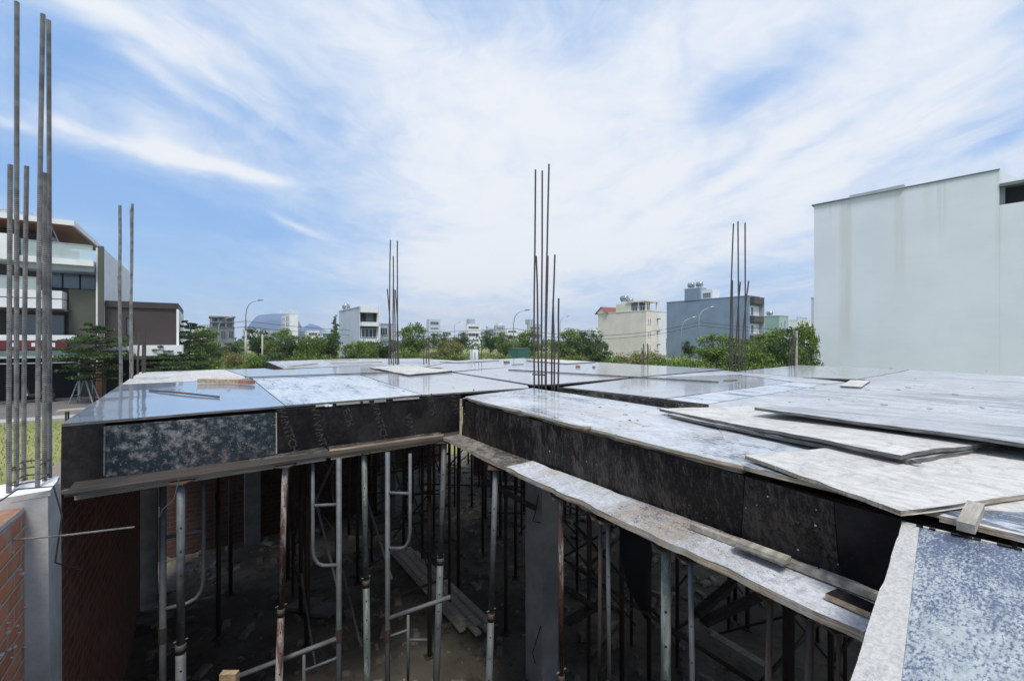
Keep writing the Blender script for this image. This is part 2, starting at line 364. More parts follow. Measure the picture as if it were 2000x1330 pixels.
MT['concrete'] = plain('column_concrete', (.43,.43,.43), .85, .25, 4, bmp=.25, col2=(.33,.33,.32))
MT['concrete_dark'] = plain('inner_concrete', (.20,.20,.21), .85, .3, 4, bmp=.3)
MT['white'] = plain('white_paint', (.74,.75,.76), .6, .10, 1.2, bmp=.03)
MT['cream'] = plain('cream_paint', (.71,.665,.575), .7, .10, .5, bmp=.03)
MT['blue'] = plain('blue_grey_paint', (.20,.27,.36), .75, .12, .4, bmp=.03)
MT['mint'] = plain('mint_paint', (.30,.44,.38), .75, .1, .6, bmp=.03)
MT['greyp'] = plain('grey_paint', (.38,.42,.47), .75, .12, .5, bmp=.03)
MT['lblue'] = plain('pale_blue_paint', (.50,.56,.64), .75, .10, .5, bmp=.03)
MT['cement'] = plain('raw_cement', (.17,.19,.21), .85, .3, .8, bmp=.1)
MT['brown'] = plain('brown_cladding', (.045,.032,.030), .6, .2, .4, bmp=.05)
MT['olive'] = plain('olive_render', (.085,.09,.073), .8, .15, .7, bmp=.05)
MT['grbrown'] = plain('taupe_render', (.075,.068,.065), .8, .15, .7, bmp=.05)
MT['soffit'] = plain('timber_soffit', (.22,.085,.05), .5, .25, 1.5, stretch=(8,1,1), bmp=.05)
MT['red'] = plain('red_banner', (.13,.014,.022), .6, .2, 2, bmp=.03)
MT['redroof'] = plain('red_tile', (.24,.075,.06), .7, .3, 4)
MT['dark'] = plain('dark_interior', (.012,.012,.014), .9, .3, 2, bmp=0)  # near-black; its panels in openings paint the shade inside
MT['greenaw'] = plain('green_slab', (.10,.16,.13), .7, .2, 2)
MT['tank'] = plain('steel_tank', (.45,.46,.48), .3, .2, 3, metal=.9)
MT['lamp_metal'] = plain('lamp_pole_metal', (.36,.38,.40), .5, .1, 5, metal=.4)
MT['pole_con'] = plain('pole_concrete', (.42,.41,.36), .85, .15, 3)
MT['wire'] = plain('black_wire', (.03,.03,.035), .7, .1, 3, bmp=0)
MT['bark'] = plain('bark', (.11,.085,.06), .9, .4, 6, bmp=.5)
MT['orange'] = plain('clay_rubble', (.30,.16,.10), .85, .3, 20)
MT['ceramic'] = plain('white_glaze', (.75,.75,.74), .3, .05, 10)
def glass_mat(name, col=(.05,.07,.09), rough=.08):
    m, nt, b = mat(name); b.inputs['Base Color'].default_value = (*col, 1); b.inputs['Roughness'].default_value = rough
    b.inputs['Specular IOR Level'].default_value = .8; v = coords(nt, 0); bump(nt, b, noise(nt, v, .8, 2), .05, .02); return m
MT['glass'] = glass_mat('window_glass')
MT['glass_blue'] = glass_mat('blue_window_glass', (.10,.15,.22), .12)
def rail_glass():
    m, nt, b = mat('railing_glass'); b.inputs['Base Color'].default_value = (.55,.66,.66,1); b.inputs['Roughness'].default_value = .05
    b.inputs['Alpha'].default_value = .45; return m
MT['rail_glass'] = rail_glass()
def brick_mat(name, c1, c2, mortar, rot, dirt=.3):
    m, nt, b = mat(name)
    tc = nt.nodes.new('ShaderNodeTexCoord'); sp = nt.nodes.new('ShaderNodeVectorRotate'); sp.rotation_type = 'Z_AXIS'; sp.inputs['Angle'].default_value = -rot
    nt.links.new(tc.outputs['Object'], sp.inputs['Vector'])
    s = nt.nodes.new('ShaderNodeSeparateXYZ'); nt.links.new(sp.outputs[0], s.inputs[0])
    cb = nt.nodes.new('ShaderNodeCombineXYZ'); nt.links.new(mop(nt, 'ADD', s.outputs[0], s.outputs[1]), cb.inputs[0]); nt.links.new(s.outputs[2], cb.inputs[1])
    br = nt.nodes.new('ShaderNodeTexBrick'); nt.links.new(cb.outputs[0], br.inputs['Vector'])
    br.inputs['Scale'].default_value = 1; br.inputs['Brick Width'].default_value = .19; br.inputs['Row Height'].default_value = .085
    br.inputs['Mortar Size'].default_value = .009; br.inputs['Mortar Smooth'].default_value = .6; br.inputs['Bias'].default_value = 0
    br.inputs['Color1'].default_value = (*c1, 1); br.inputs['Color2'].default_value = (*c2, 1); br.inputs['Mortar'].default_value = (*mortar, 1)
    v = coords(nt, rot, (1,1,1)); n = noise(nt, v, 6, 6, .65)
    c = mixc(nt, mop(nt, 'MULTIPLY', ramp(nt, n, .45, .75), dirt*2, True), br.outputs['Color'], mortar)
    nt.links.new(c, b.inputs['Base Color']); b.inputs['Roughness'].default_value = .85
    h = mop(nt, 'SUBTRACT', mop(nt, 'MULTIPLY', n, .3), br.outputs['Fac']); bump(nt, b, h, .8, .012)
    return m
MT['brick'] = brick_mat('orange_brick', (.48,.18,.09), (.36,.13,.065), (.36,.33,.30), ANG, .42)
MT['brick_side'] = brick_mat('side_brick_shade', (.22,.065,.04), (.15,.045,.03), (.24,.21,.185), ANG, .3)  # red brick darkened so its colour carries the indoor shade
MT['brick_in'] = brick_mat('shaded_brick', (.085,.028,.018), (.055,.02,.014), (.07,.062,.056), ANG, .45)  # darkest brick copy, deep undercroft shade put into its colours
def wallstain(name, base, stains):
    """painted party wall with faint courses and rain streaks at given distances along it (metres, object coords along B)"""
    m, nt, b = mat(name); v = coords(nt, ANG, (1,1,1))
    s = nt.nodes.new('ShaderNodeSeparateXYZ'); nt.links.new(v, s.inputs[0])
    n = noise(nt, v, .35, 5, .6)
    v3 = coords(nt, ANG, (.6, .6, 9)); n3 = noise(nt, v3, 1.2, 5, .7)
    c = mixc(nt, ramp(nt, n, .3, .7), base, tuple(x*.93 for x in base))
    c = mixc(nt, mop(nt, 'MULTIPLY', ramp(nt, n3, .52, .75), .12), c, tuple(x*.86 for x in base))
    v4 = coords(nt, ANG, (4, 4, .12)); n4 = noise(nt, v4, 1.0, 5, .6)
    for (pos, w, z0, amt) in stains:
        d = mop(nt, 'ABSOLUTE', mop(nt, 'SUBTRACT', mop(nt, 'ADD', s.outputs[1], mop(nt, 'MULTIPLY', mop(nt, 'SUBTRACT', n4, .5), .5)), pos), 0)
        k = ramp(nt, d, w, w*.15)
        zf = ramp(nt, s.outputs[2], z0, z0+5)
        k = mop(nt, 'MULTIPLY', mop(nt, 'MULTIPLY', k, zf), mop(nt, 'MULTIPLY', ramp(nt, n4, .25, .6), amt), True)
        c = mixc(nt, k, c, (base[0]*.60, base[1]*.58, base[2]*.54))
    nt.links.new(c, b.inputs['Base Color']); b.inputs['Roughness'].default_value = .8; bump(nt, b, n3, .15, .02); return m
def leaf_mat(name, c1, c2, c3):
    m, nt, b = mat(name); g = nt.nodes.new('ShaderNodeNewGeometry'); v = coords(nt, 0, (1,1,1))
    n = noise(nt, v, .9, 4, .6)
    f = mop(nt, 'ADD', mop(nt, 'MULTIPLY', g.outputs['Random Per Island'], .5), mop(nt, 'MULTIPLY', n, .5))
    c = mixc(nt, ramp(nt, f, .25, .5), c1, c2); c = mixc(nt, ramp(nt, f, .5, .75), c, c3)
    nt.links.new(c, b.inputs['Base Color']); b.inputs['Roughness'].default_value = .6; b.inputs['Specular IOR Level'].default_value = .3
    tr = nt.nodes.new('ShaderNodeBsdfTranslucent'); nt.links.new(c, tr.inputs['Color'])
    mx = nt.nodes.new('ShaderNodeMixShader'); mx.inputs[0].default_value = .35
    out = nt.nodes['Material Output']; nt.links.new(b.outputs[0], mx.inputs[1]); nt.links.new(tr.outputs[0], mx.inputs[2]); nt.links.new(mx.outputs[0], out.inputs[0])
    return m
MT['leaf_dark'] = leaf_mat('leaf_dark', (.028,.055,.02), (.06,.105,.032), (.115,.18,.05))
MT['leaf_mid'] = leaf_mat('leaf_mid', (.06,.10,.025), (.14,.21,.045), (.25,.34,.08))
MT['leaf_bright'] = leaf_mat('leaf_bright', (.06,.10,.02), (.12,.19,.035), (.20,.29,.06))
MT['leaf_dry'] = leaf_mat('leaf_dry', (.12,.13,.045), (.22,.22,.08), (.33,.32,.14))
def ground_mat(name, c1, c2, c3, sc1=.15, sc2=2.5):
    m, nt, b = mat(name); v = coords(nt, 0, (1,1,1)); n = noise(nt, v, sc1, 6, .6); n2 = noise(nt, v, sc2, 6, .7)
    c = mixc(nt, ramp(nt, n, .4, .62), c1, c2); c = mixc(nt, ramp(nt, n2, .5, .72), c, c3)
    nt.links.new(c, b.inputs['Base Color']); b.inputs['Roughness'].default_value = .9; bump(nt, b, n2, .6, .05); return m
MT['ground'] = ground_mat('grassland', (.16,.19,.055), (.26,.25,.09), (.12,.16,.045), .12, 3)
MT['site'] = ground_mat('site_floor', (.078,.069,.056), (.15,.137,.112), (.05,.045,.038), .9, 5)
MT['asphalt'] = ground_mat('asphalt', (.13,.125,.12), (.16,.155,.15), (.10,.095,.09), .4, 9)
MT['pave'] = ground_mat('pavement_concrete', (.38,.36,.33), (.33,.32,.30), (.28,.27,.25), .6, 7)

# ------------------------------------------------------------------ ground, road, hills
def struct(name, mb, m, **k): return tag(mb.build(name, m, **k), kind='structure')
mb = MB()
n = 60
def gz(x, y): return 0.0
mb.add([(-1490,-690,0),(1490,-690,0),(1490,2590,0),(-1490,2590,0)], [(0,1,2,3)]); struct('ground', mb, MT['ground'], loc=(0,0,0))
mb = MB(); mb.bab(-1.0, 11.2, -6, 13.2, -.3, .02); struct('building_floor', mb, MT['site'], loc=(0,0,0))
mb = MB(); mb.add([ab(-120,31.2,.004), ab(140,31.2,.004), ab(140,40.4,.004), ab(-120,40.4,.004)], [(0,1,2,3)]); struct('road', mb, MT['asphalt'], loc=(0,0,0))
mb = MB(); mb.bab(-120, 60, 30.0, 31.2, -.1, .13); struct('pavement', mb, MT['pave'], loc=(0,0,0))
mb = MB(); mb.bab(-60, 8, 40.4, 43.4, -.1, .12); struct('far_pavement', mb, MT['pave'], loc=(0,0,0))
def hill(name, px0, px1, pyt, Y, prof, m):
    mb = MB(); N = len(prof)-1; ring = []
    for j in range(5):
        dy = [0, .06, .14, .24, .34][j]*Y*.25; hs = [0, .75, 1.0, .8, 0][j]
        for i, h in enumerate(prof):
            px = px0+(px1-px0)*i/N; p = D(px, HY-(HY-pyt)*h, Y)
            jit = mn.noise(Vector((i*.9, j*1.7, 0)))*.08*(p.z) if 0 < hs < 1 else 0
            ring.append(Vector((p.x, p.y+dy, max(-2, p.z*hs+jit) if hs else -2)))
    fs = []
    for j in range(4):
        for i in range(N): a = j*(N+1)+i; fs.append((a, a+1, a+N+2, a+N+1))
    mb.add(ring, fs); return struct(name, mb, m)
mh, nt, b = mat('hill_haze_blue'); v = coords(nt, 0, (1,1,1)); c = mixc(nt, ramp(nt, noise(nt, v, .02, 6), .4, .6), (.055,.115,.235), (.08,.14,.25)); nt.links.new(c, b.inputs['Base Color']); b.inputs['Roughness'].default_value = .95  # blue of distant haze painted into the hill's base colour
hill('hill', 468, 572, 611, 1500, [.25,.62,.84,.93,.96,.97,.98,.99,1,1,1,1,1,.99,.96,.88,.6,.3], mh)
hill('far_hill', 560, 648, 631, 1800, [.3,.5,.65,.8,.9,1,.95,.9,.85,.7,.6,.5,.4,.25,.1], mh)

# ------------------------------------------------------------------ buildings
def window(par, p, q, z0, z1, out, glass='glass', fr='white', mull=1, ft=.06):
    """window on the wall line p->q (xy), outward normal out; frame proud of the wall, pane set in it"""
    p = Vector((p[0], p[1], 0)); q = Vector((q[0], q[1], 0)); o = Vector(out)*.05; e = (q-p).normalized()
    f = MB(); zt = Vector((0,0,1))
    def bar(a, c, za, zb):
        c0 = a+zt*za; c1 = c+zt*za; f.box8([c0, c1, c1+o*1.6, c0+o*1.6, a+zt*zb, c+zt*zb, c+zt*zb+o*1.6, a+zt*zb+o*1.6])
    bar(p, q, z0, z0+ft); bar(p, q, z1-ft, z1); bar(p, p+e*ft, z0+ft, z1-ft); bar(q-e*ft, q, z0+ft, z1-ft)
    L = (q-p).length
    for k in range(1, mull+1): c = p+e*(L*k/(mull+1)); bar(c-e*ft*.4, c+e*ft*.4, z0+ft, z1-ft)
    w = f.build('window', MT[fr], par)
    g = MB(); a = p+e*ft; c = q-e*ft
    g.box8([a+zt*(z0+ft), c+zt*(z0+ft), c+zt*(z0+ft)+o*.5, a+zt*(z0+ft)+o*.5, a+zt*(z1-ft), c+zt*(z1-ft), c+zt*(z1-ft)+o*.5, a+zt*(z1-ft)+o*.5])
    g.build('pane', MT[glass], w)
    return w
nA = -Vector((CA, SA, 0)); nB = -Vector((-SA, CA, 0))     # outward normals of the two faces that look at the camera
def win_A(par, a0, b0, b1, z0, z1, **k): return window(par, ab(a0, b0), ab(a0, b1), z0, z1, nA, **k)
def win_B(par, b0, a0, a1, z0, z1, **k): return window(par, ab(a0, b0), ab(a1, b0), z0, z1, nB, **k)
class Bld:
    def __init__(s, cpx, Y, lpx, rpx, pyt, label, wall, name='house'):
        c = D(cpx, HY, Y); s.a, s.b = to_ab(c); s.Y = Y; s.zt = EZ+(HY-pyt)/F*Y
        s.b1 = on_a(lpx, s.a) if lpx < cpx-.5 else s.b+8; s.a1 = on_b(rpx, s.b) if rpx > cpx+.5 else s.a+6
        if s.b1 < s.b or s.b1 > s.b+45: s.b1 = s.b+12
        s.r = thing(name, ab((s.a+s.a1)/2, (s.b+s.b1)/2, 0), label, 'building')
        s.m = wall
        mb = MB(); mb.bab(s.a, s.a1, s.b, s.b1, -.2, s.zt); mb.build('wall', MT[wall], s.r)
        mb = MB(); t = .12
        mb.bab(s.a-.06, s.a1+.06, s.b-.06, s.b+t, s.zt, s.zt+.12); mb.bab(s.a-.06, s.a1+.06, s.b1-t, s.b1+.06, s.zt, s.zt+.12)
        mb.bab(s.a-.06, s.a+t, s.b+t, s.b1-t, s.zt, s.zt+.12); mb.bab(s.a1-t, s.a1+.06, s.b+t, s.b1-t, s.zt, s.zt+.12)
        mb.build('parapet', MT[wall], s.r)
    def px_a(s, px): return on_b(px, s.b)
    def px_b(s, px): return on_a(px, s.a)
    def z(s, py): return EZ+(HY-py)/F*s.Y
    def box(s, nm, a0, a1, b0, b1, z0, z1, m): mb = MB(); mb.bab(a0, a1, b0, b1, z0, z1); return mb.build(nm, MT[m], s.r)
    def tank(s, a, b, z, r=.55, L=1.4):
        mb = MB(); mb.tube([ab(a, b-L/2, z+r+.6), ab(a, b-L/2+.1, z+r+.6), ab(a, b+L/2-.1, z+r+.6), ab(a, b+L/2, z+r+.6)], [r*.6, r, r, r*.6], 14)
        t = mb.build('water_tank', MT['tank'], s.r, smooth=True)
        mb = MB()
        for da in (-.3, .3):
            for db in (-.4, .4): mb.beam(ab(a+da, b+db, z), ab(a+da, b+db, z+.75), .06, .06)
        mb.build('stand', MT['lamp_metal'], t)

# the tall white party wall on the right
pl = D(1590, HY, 28.5); pr = D(1952, HY, 22.5)
d = (pr-pl).normalized(); L = (pr-pl).length
out = Vector((-d.y, d.x, 0)); out = out if out.dot(-pl) > 0 else -out
WANG = math.atan2(d.y, d.x)
def wp(t, off, z): return Vector((pl.x, pl.y, 0)) + d*t - out*off + Vector((0,0,z))
rt = thing('tall_building', wp(8, 6, 0), 'tall windowless white party wall building with rain stains right of the formwork', 'building')
zl = EZ+(HY-402)/F*28.5; zr = EZ+(HY-332)/F*22.5
def stainmat():
    st = []
    o = rt.location
    m, nt, b = mat('party_wall_paint')
    v = coords(nt, WANG, (1,1,1)); s = nt.nodes.new('ShaderNodeSeparateXYZ'); nt.links.new(v, s.inputs[0])
    base = (.72,.765,.82)
    n = noise(nt, v, .35, 5, .6); v3 = coords(nt, WANG, (.35, .35, 7)); n3 = noise(nt, v3, 1.3, 6, .7)
    v5 = coords(nt, WANG, (.5, .5, .12)); n5 = noise(nt, v5, 1.0, 5, .6)
    c = mixc(nt, ramp(nt, n, .3, .7), base, tuple(x*.93 for x in base))
    c = mixc(nt, mop(nt, 'MULTIPLY', ramp(nt, n5, .45, .7), .12), c, tuple(x*.84 for x in base))
    c = mixc(nt, mop(nt, 'MULTIPLY', ramp(nt, n3, .54, .68), .35), c, (.75,.79,.84))
    v4 = coords(nt, WANG, (1, 1, .1)); n4 = noise(nt, v4, 3.0, 5, .65)
    for (px, w, zlo, amt) in ((1652, .42, 2, .85), (1622, .12, 10, .5), (1757, .35, 6, .6), (1812, .3, 9.5, .45), (1834, .14, 8, .55), (1846, .1, 9, .5), (1900, .3, 11, .35), (1951, .15, 7, .5)):
        t = (px-1000)/F
        # intersection of the sight line with the wall
        k = (t*pl.y-pl.x)/(d.x-t*d.y); P = wp(k, 0, 0)-Vector(o); xl = P.x*math.cos(WANG)+P.y*math.sin(WANG)
        dd = mop(nt, 'ABSOLUTE', mop(nt, 'ADD', mop(nt, 'SUBTRACT', s.outputs[0], xl), mop(nt, 'MULTIPLY', mop(nt, 'SUBTRACT', n4, .5), .35)), 0)
        kk = ramp(nt, dd, w, w*.35); zf = ramp(nt, s.outputs[2], zlo, zlo+3.5)
        kk = mop(nt, 'MULTIPLY', mop(nt, 'MULTIPLY', kk, zf), mop(nt, 'MULTIPLY', ramp(nt, n4, .1, .6), amt), True)
        c = mixc(nt, kk, c, (.60,.62,.62))
    nt.links.new(c, b.inputs['Base Color']); b.inputs['Roughness'].default_value = .8; bump(nt, b, n3, .2, .02)
    return m
mpw = stainmat()
kt = lambda px: (((px-1000)/F)*pl.y-pl.x)/(d.x-((px-1000)/F)*d.y)
def wquad(mb, t0, t1, o0, o1, z0, z1, z0b=None, z1b=None):
    z0b = z0 if z0b is None else z0b; z1b = z1 if z1b is None else z1b
    return mb.box8([wp(t0,o0,z0), wp(t1,o0,z0b), wp(t1,o1,z0b), wp(t0,o1,z0), wp(t0,o0,z1), wp(t1,o0,z1b), wp(t1,o1,z1b), wp(t0,o1,z1)])
tr = kt(1952); tm = kt(1757)
mb = MB(); wquad(mb, 0, tr, 0, 11, -.2, zl, None, zr); mb.build('wall', mpw, rt)
zs = EZ+(HY-402)/F*(pl.y+d.y*tr); 
zow = EZ+(HY-401)/F*(pl.y+d.y*tr)
mb = MB(); wquad(mb, tr+.003, tr+8, .004, 11, -.2, zow); mb.build('wall', mpw, rt)
mb = MB(); wquad(mb, tr+.01, tr+.2, .05, .9, zow+.002, zow+.95); wquad(mb, tr+.01, tr+8, -.05, 3, zow+.96, zow+1.12); mb.build('roof_slot', MT['cement'], rt)
mb = MB(); wquad(mb, tr+.21, tr+8, .5, .95, zow+.002, zow+.955); mb.build('slot_shade', MT['dark'], rt)  # black box painted in for the shade inside the roof slot
mb = MB(); wquad(mb, -.12, kt(1660), -.1, .35, zl, zl+.06, None, zl+.06+(zr-zl)*kt(1660)/tr); mb.build('coping', MT['cement'], rt); mb = MB()
wquad(mb, kt(1760)+.15, tr+.02, -.06, .35, zl+(zr-zl)*kt(1760)/tr+.01, zl+.06+(zr-zl)*kt(1760)/tr, zr+.005, zr+.05)
mb.build('coping', MT['cement'], rt)
mb = MB(); zz0 = zl+(zr-zl)*kt(1660)/tr; zz1 = zl+(zr-zl)*kt(1760)/tr
wquad(mb, kt(1660), kt(1760)+.15, -.14, .5, zz0+.005, zz0+.17, zz1+.005, zz1+.2); mb.build('roof_edge', MT['greyp'], rt)
mb = MB(); mb.add([wp(tr,0,zr), wp(tr+1.0,.4,zr-.8), wp(tr+1.0,3,zr-.8), wp(tr,3,zr), wp(tr,0,zow+1.1), wp(tr+1.0,.4,zow+1.1), wp(tr+1.0,3,zow+1.1), wp(tr,3,zow+1.1)], [(0,1,2,3),(4,7,6,5),(0,4,5,1),(2,1,5,6),(3,2,6,7)]); mb.build('sloping_parapet', mpw, rt)
# thin grey building edge seen left of it
B = Bld(1586, 60, 1585, 1640, 583, 'narrow grey building edge showing behind the tall white wall', 'greyp', 'house')

# blue-grey block
B = Bld(1462, 85, 1302, 1484, 578, 'blue-grey windowless side wall block with brown balconies and rooftop tanks', 'blue', 'apartment_block')
blue = B
b0, b1 = B.px_b(1367), B.px_b(1337); zt = B.zt
B.box('stair_tower', B.a, B.a+2.6, b0, b1, zt-.3, B.z(554)*1.02, 'blue')
B.box('tower_room', B.a+.4, B.a+3.2, b0-2.6, b0-.02, zt, B.z(560)*1.02, 'white')
win_A(B.r, B.a+.4, b0-2.3, b0-.5, zt+.3, zt+1.5, mull=3)
B.tank(B.a+1.2, b0+.8, B.z(554)*1.02-.3); B.tank(B.a+1.2, b1-.9, B.z(554)*1.02-.3)
for k, (y0, y1) in enumerate(((580, 593), (617, 629), (655, 662))):
    B.box('balcony', B.a+.5, B.a1-.05, B.b-.9, B.b-.005, B.z(y1), B.z(y0), 'grbrown')
for (y0, y1) in ((597, 616), (632, 652)):
    B.box('recess', B.a+.6, B.a1-.3, B.b-.02, B.b-.004, B.z(y1), B.z(y0), 'white')
    win_B(B.r, B.b-.02, B.a+.8, B.a+1.8, B.z(y1-1), B.z(y0+3), fr='greyp')
mb = MB(); mb.bab(B.a1-.18, B.a1+.02, B.b-.9, B.b-.004, 3, B.z(579)); mb.build('side_fin', MT['greyp'], B.r)
mb = MB(); mb.tube([ab(B.a1+.4, B.b+1, B.z(611)), ab(B.a1+.4, B.b+1, B.z(593))], .06, 6); mb.tube([ab(B.a1+.1, B.b+1, B.z(610)), ab(B.a1+1.6, B.b+1, B.z(608))], .08, 6); mb.build('antenna_mast', MT['steel_dark'], B.r)
# cream building
B = Bld(1262, 75, 1168, 1285, 607, 'cream three storey building with red gabled dormer and roof pergola', 'cream', 'apartment_block')
zt = B.zt
b1 = B.b1; bm = B.px_b(1203); bn = B.px_b(1232)
B.box('upper_storey', B.a, B.a1, bn, bm, zt-.1, zt+1.55, 'cream')
B.box('roof_slab', B.a-.15, B.a1+.2, B.b-.15, bn+1, zt+1.62, zt+1.85, 'cream')
mb = MB()
for (a, b) in ((B.a+.1, B.b+.1), (B.a1-.2, B.b+.1), (B.a+.1, (B.b+bn)/2), (B.a1-.2, (B.b+bn)/2)): mb.bab(a, a+.22, b, b+.22, zt, zt+1.62)
mb.build('pergola_posts', MT['cream'], B.r)
mb = MB()
for k in range(7): mb.beam(ab(B.a+.15, B.b+.3+k*.55, zt+.1), ab(B.a+.15, B.b+.3+k*.55, zt+.85), .04, .04)
for k in range(5): mb.beam(ab(B.a+.3+k*.4, B.b+.1, zt+.1), ab(B.a+.3+k*.4, B.b+.1, zt+.85), .04, .04)
mb.beam(ab(B.a+.15, B.b+.1, zt+.87), ab(B.a+.15, bn, zt+.87), .06, .05); mb.beam(ab(B.a+.15, B.b+.14, zt+.87), ab(B.a1, B.b+.14, zt+.87), .06, .05); mb.build('railing', MT['white'], B.r)
B.box('terrace_room', B.a+.25, B.a1-.3, B.b+1.9, bn, zt, zt+1.5, 'cement')
bg0, bg1 = b1-2.2, b1
mb = MB(); zg = zt+.02
mb.add([ab(B.a-.2,bg0-.2,zg), ab(B.a-.2,bg1+.3,zg), ab(B.a-.2,(bg0+bg1)/2,zg+1.15), ab(B.a+4,bg0-.2,zg), ab(B.a+4,bg1+.3,zg), ab(B.a+4,(bg0+bg1)/2,zg+1.15)], [(0,2,1),(3,4,5),(0,1,4,3)]); mb.build('gable', MT['cream'], B.r)
mb = MB(); up = Vector((0,0,.06))
for (p, q) in ((bg0-.45, (bg0+bg1)/2), (bg1+.5, (bg0+bg1)/2)):
    z0_ = zg-.12; z1_ = zg+1.2
    mb.box8([ab(B.a-.4,p,z0_), ab(B.a+4.2,p,z0_), ab(B.a+4.2,q,z1_), ab(B.a-.4,q,z1_), ab(B.a-.4,p,z0_)+up*2, ab(B.a+4.2,p,z0_)+up*2, ab(B.a+4.2,q,z1_)+up*2, ab(B.a-.4,q,z1_)+up*2])
mb.build('gable_roof', MT['redroof'], B.r)
B.tank(B.a+1.0, bm-1.2, zt+1.5); B.tank(B.a+1.0, bn+1.0, zt+1.2, .4, 1.2)
for (y0, y1) in ((622, 634), (647, 659), (673, 684)):
    win_B(B.r, B.b, B.a+.45, B.a+.75, B.z(y1), B.z(y0), mull=0); win_B(B.r, B.b, B.a+.95, B.a+1.25, B.z(y1), B.z(y0), mull=0)
    B.box('canopy', B.a1-.35, B.a1+.1, B.b-.5, B.b-.003, B.z(y0)-.1, B.z(y0)+.1, 'cement')
B = Bld(1286, 84, 1284, 1301, 609, 'slim white building squeezed between the cream and blue-grey blocks', 'white', 'house')
# mint house
B = Bld(1522, 100, 1484, 1540, 617, 'mint green low house with small rooftop tanks', 'mint', 'house')
win_B(B.r, B.b, B.a+.5, B.a+1.4, B.z(640), B.z(629), mull=1); win_B(B.r, B.b, B.a+2.2, B.a+3.3, B.z(640), B.z(625), mull=1)
B.tank(B.a+1, B.b+2.5, B.zt-.3, .5, 1.3); B.tank(B.a+1, B.b+5, B.zt-.3, .5, 1.3)
B = Bld(1560, 130, 1541, 1584, 625, 'small white gabled house far behind the mint one', 'white', 'house')
B.box('roof', B.a+1.0, B.a1-1, B.b+1, B.b1-2, B.zt, B.zt+1.0, 'greyp')
# pale grey house, middle left
B = Bld(702, 60, 662, 737, 600, 'pale grey three storey house with open dark loggias and a white frame', 'lblue', 'house')
B.box('top_band', B.a+.05, B.a1, B.b-.5, B.b-.004, B.z(610), B.z(599), 'white')
B.box('loggia', B.a+.1, B.a1-.1, B.b-.03, B.b-.004, B.z(633), B.z(611), 'dark')  # flat black panel paints the upper loggia's shade onto the wall
win_B(B.r, B.b-.035, B.a+.9, B.a+1.9, B.z(627), B.z(612), fr='grbrown')
B.box('balcony', B.a+.05, B.a1+.1, B.b-1.0, B.b-.004, B.z(637), B.z(629), 'white')
B.box('loggia', B.a+.1, B.a1-.1, B.b-.03, B.b-.004, B.z(660), B.z(638), 'dark')  # black panel again in place of the lower loggia's shade
win_B(B.r, B.b-.035, B.a+.2, B.a+2.4, B.z(659), B.z(641), fr='white', mull=3)
B.box('balcony', B.a+.05, B.a1, B.b-.8, B.b-.004, B.z(668), B.z(662), 'white')
mb = MB(); mb.bab(B.a1-.12, B.a1+.12, B.b-1, B.b-.004, 0, B.z(599)); mb.build('side_fin', MT['white'], B.r)
win_B(B.r, B.b-.004, B.a+.3, B.a+1.6, 0.1, 2.6, fr='grbrown', mull=2)
B.tank(B.a+.8, B.b1-1.2, B.zt-.4, .5, 1.2)
B = Bld(738, 62, 736, 766, 633, 'low grey two storey house with a corrugated front beside the pale grey house', 'greyp', 'house')
win_B(B.r, B.b, B.a+.3, B.a+1.4, B.z(655), B.z(640), fr='greyp', mull=2); B.box('shop_shade', B.a+.2, B.a1-.2, B.b-.02, B.b-.004, .1, 3.0, 'dark')  # black sheet on the wall stands for shade inside the shop front
# white narrow house in front of hill
B = Bld(566, 120, 550, 582, 613, 'narrow white four storey house with dark window bays before the hill', 'white', 'house')
for k in range(4):
    zz = B.z(617+k*11)
    win_A(B.r, B.a, B.b+1.2, B.b+(B.b1-B.b)*.45, zz-1.15, zz, mull=1); win_A(B.r, B.a, B.b+(B.b1-B.b)*.55, B.b1-1, zz-1.15, zz, mull=1)
mb = MB()
for k in range(6): mb.bab(B.a1-.5-k*.8, B.a1-.35-k*.8, B.b, B.b+.15, B.zt, B.zt+.9)
mb.bab(B.a, B.a1, B.b, B.b+.15, B.zt+.9, B.zt+1.05); mb.build('roof_rail', MT['white'], B.r)
# unfinished grey frame
B = Bld(410, 95, 409, 458, 640, 'unfinished raw cement building with an open roof frame', 'cement', 'house')
B.b1 = B.b+9
mb = MB(); zt = B.zt; w = B.a1-B.a
for i in range(4):
    for b in (B.b, B.b+5): mb.bab(B.a+i*(w-.4)/3, B.a+i*(w-.4)/3+.35, b, b+.35, zt, B.z(620))
mb.bab(B.a-.2, B.a1+.2, B.b-.2, B.b+6, B.z(620), B.z(617)); mb.bab(B.a, B.a1, B.b-.1, B.b+6, B.z(630), B.z(628)); mb.build('frame', MT['cement'], B.r)
mb = MB(); mb.bab(B.a+.4, B.a1-.4, B.b+1.5, B.b+1.8, zt, B.z(621)); mb.build('inner_wall', MT['greyp'], B.r)
for k in range(3): win_B(B.r, B.b, B.a+.5+k*w/3.1, B.a+.5+k*w/3.1+w*.2, B.z(660), B.z(646), fr='cement', mull=1)
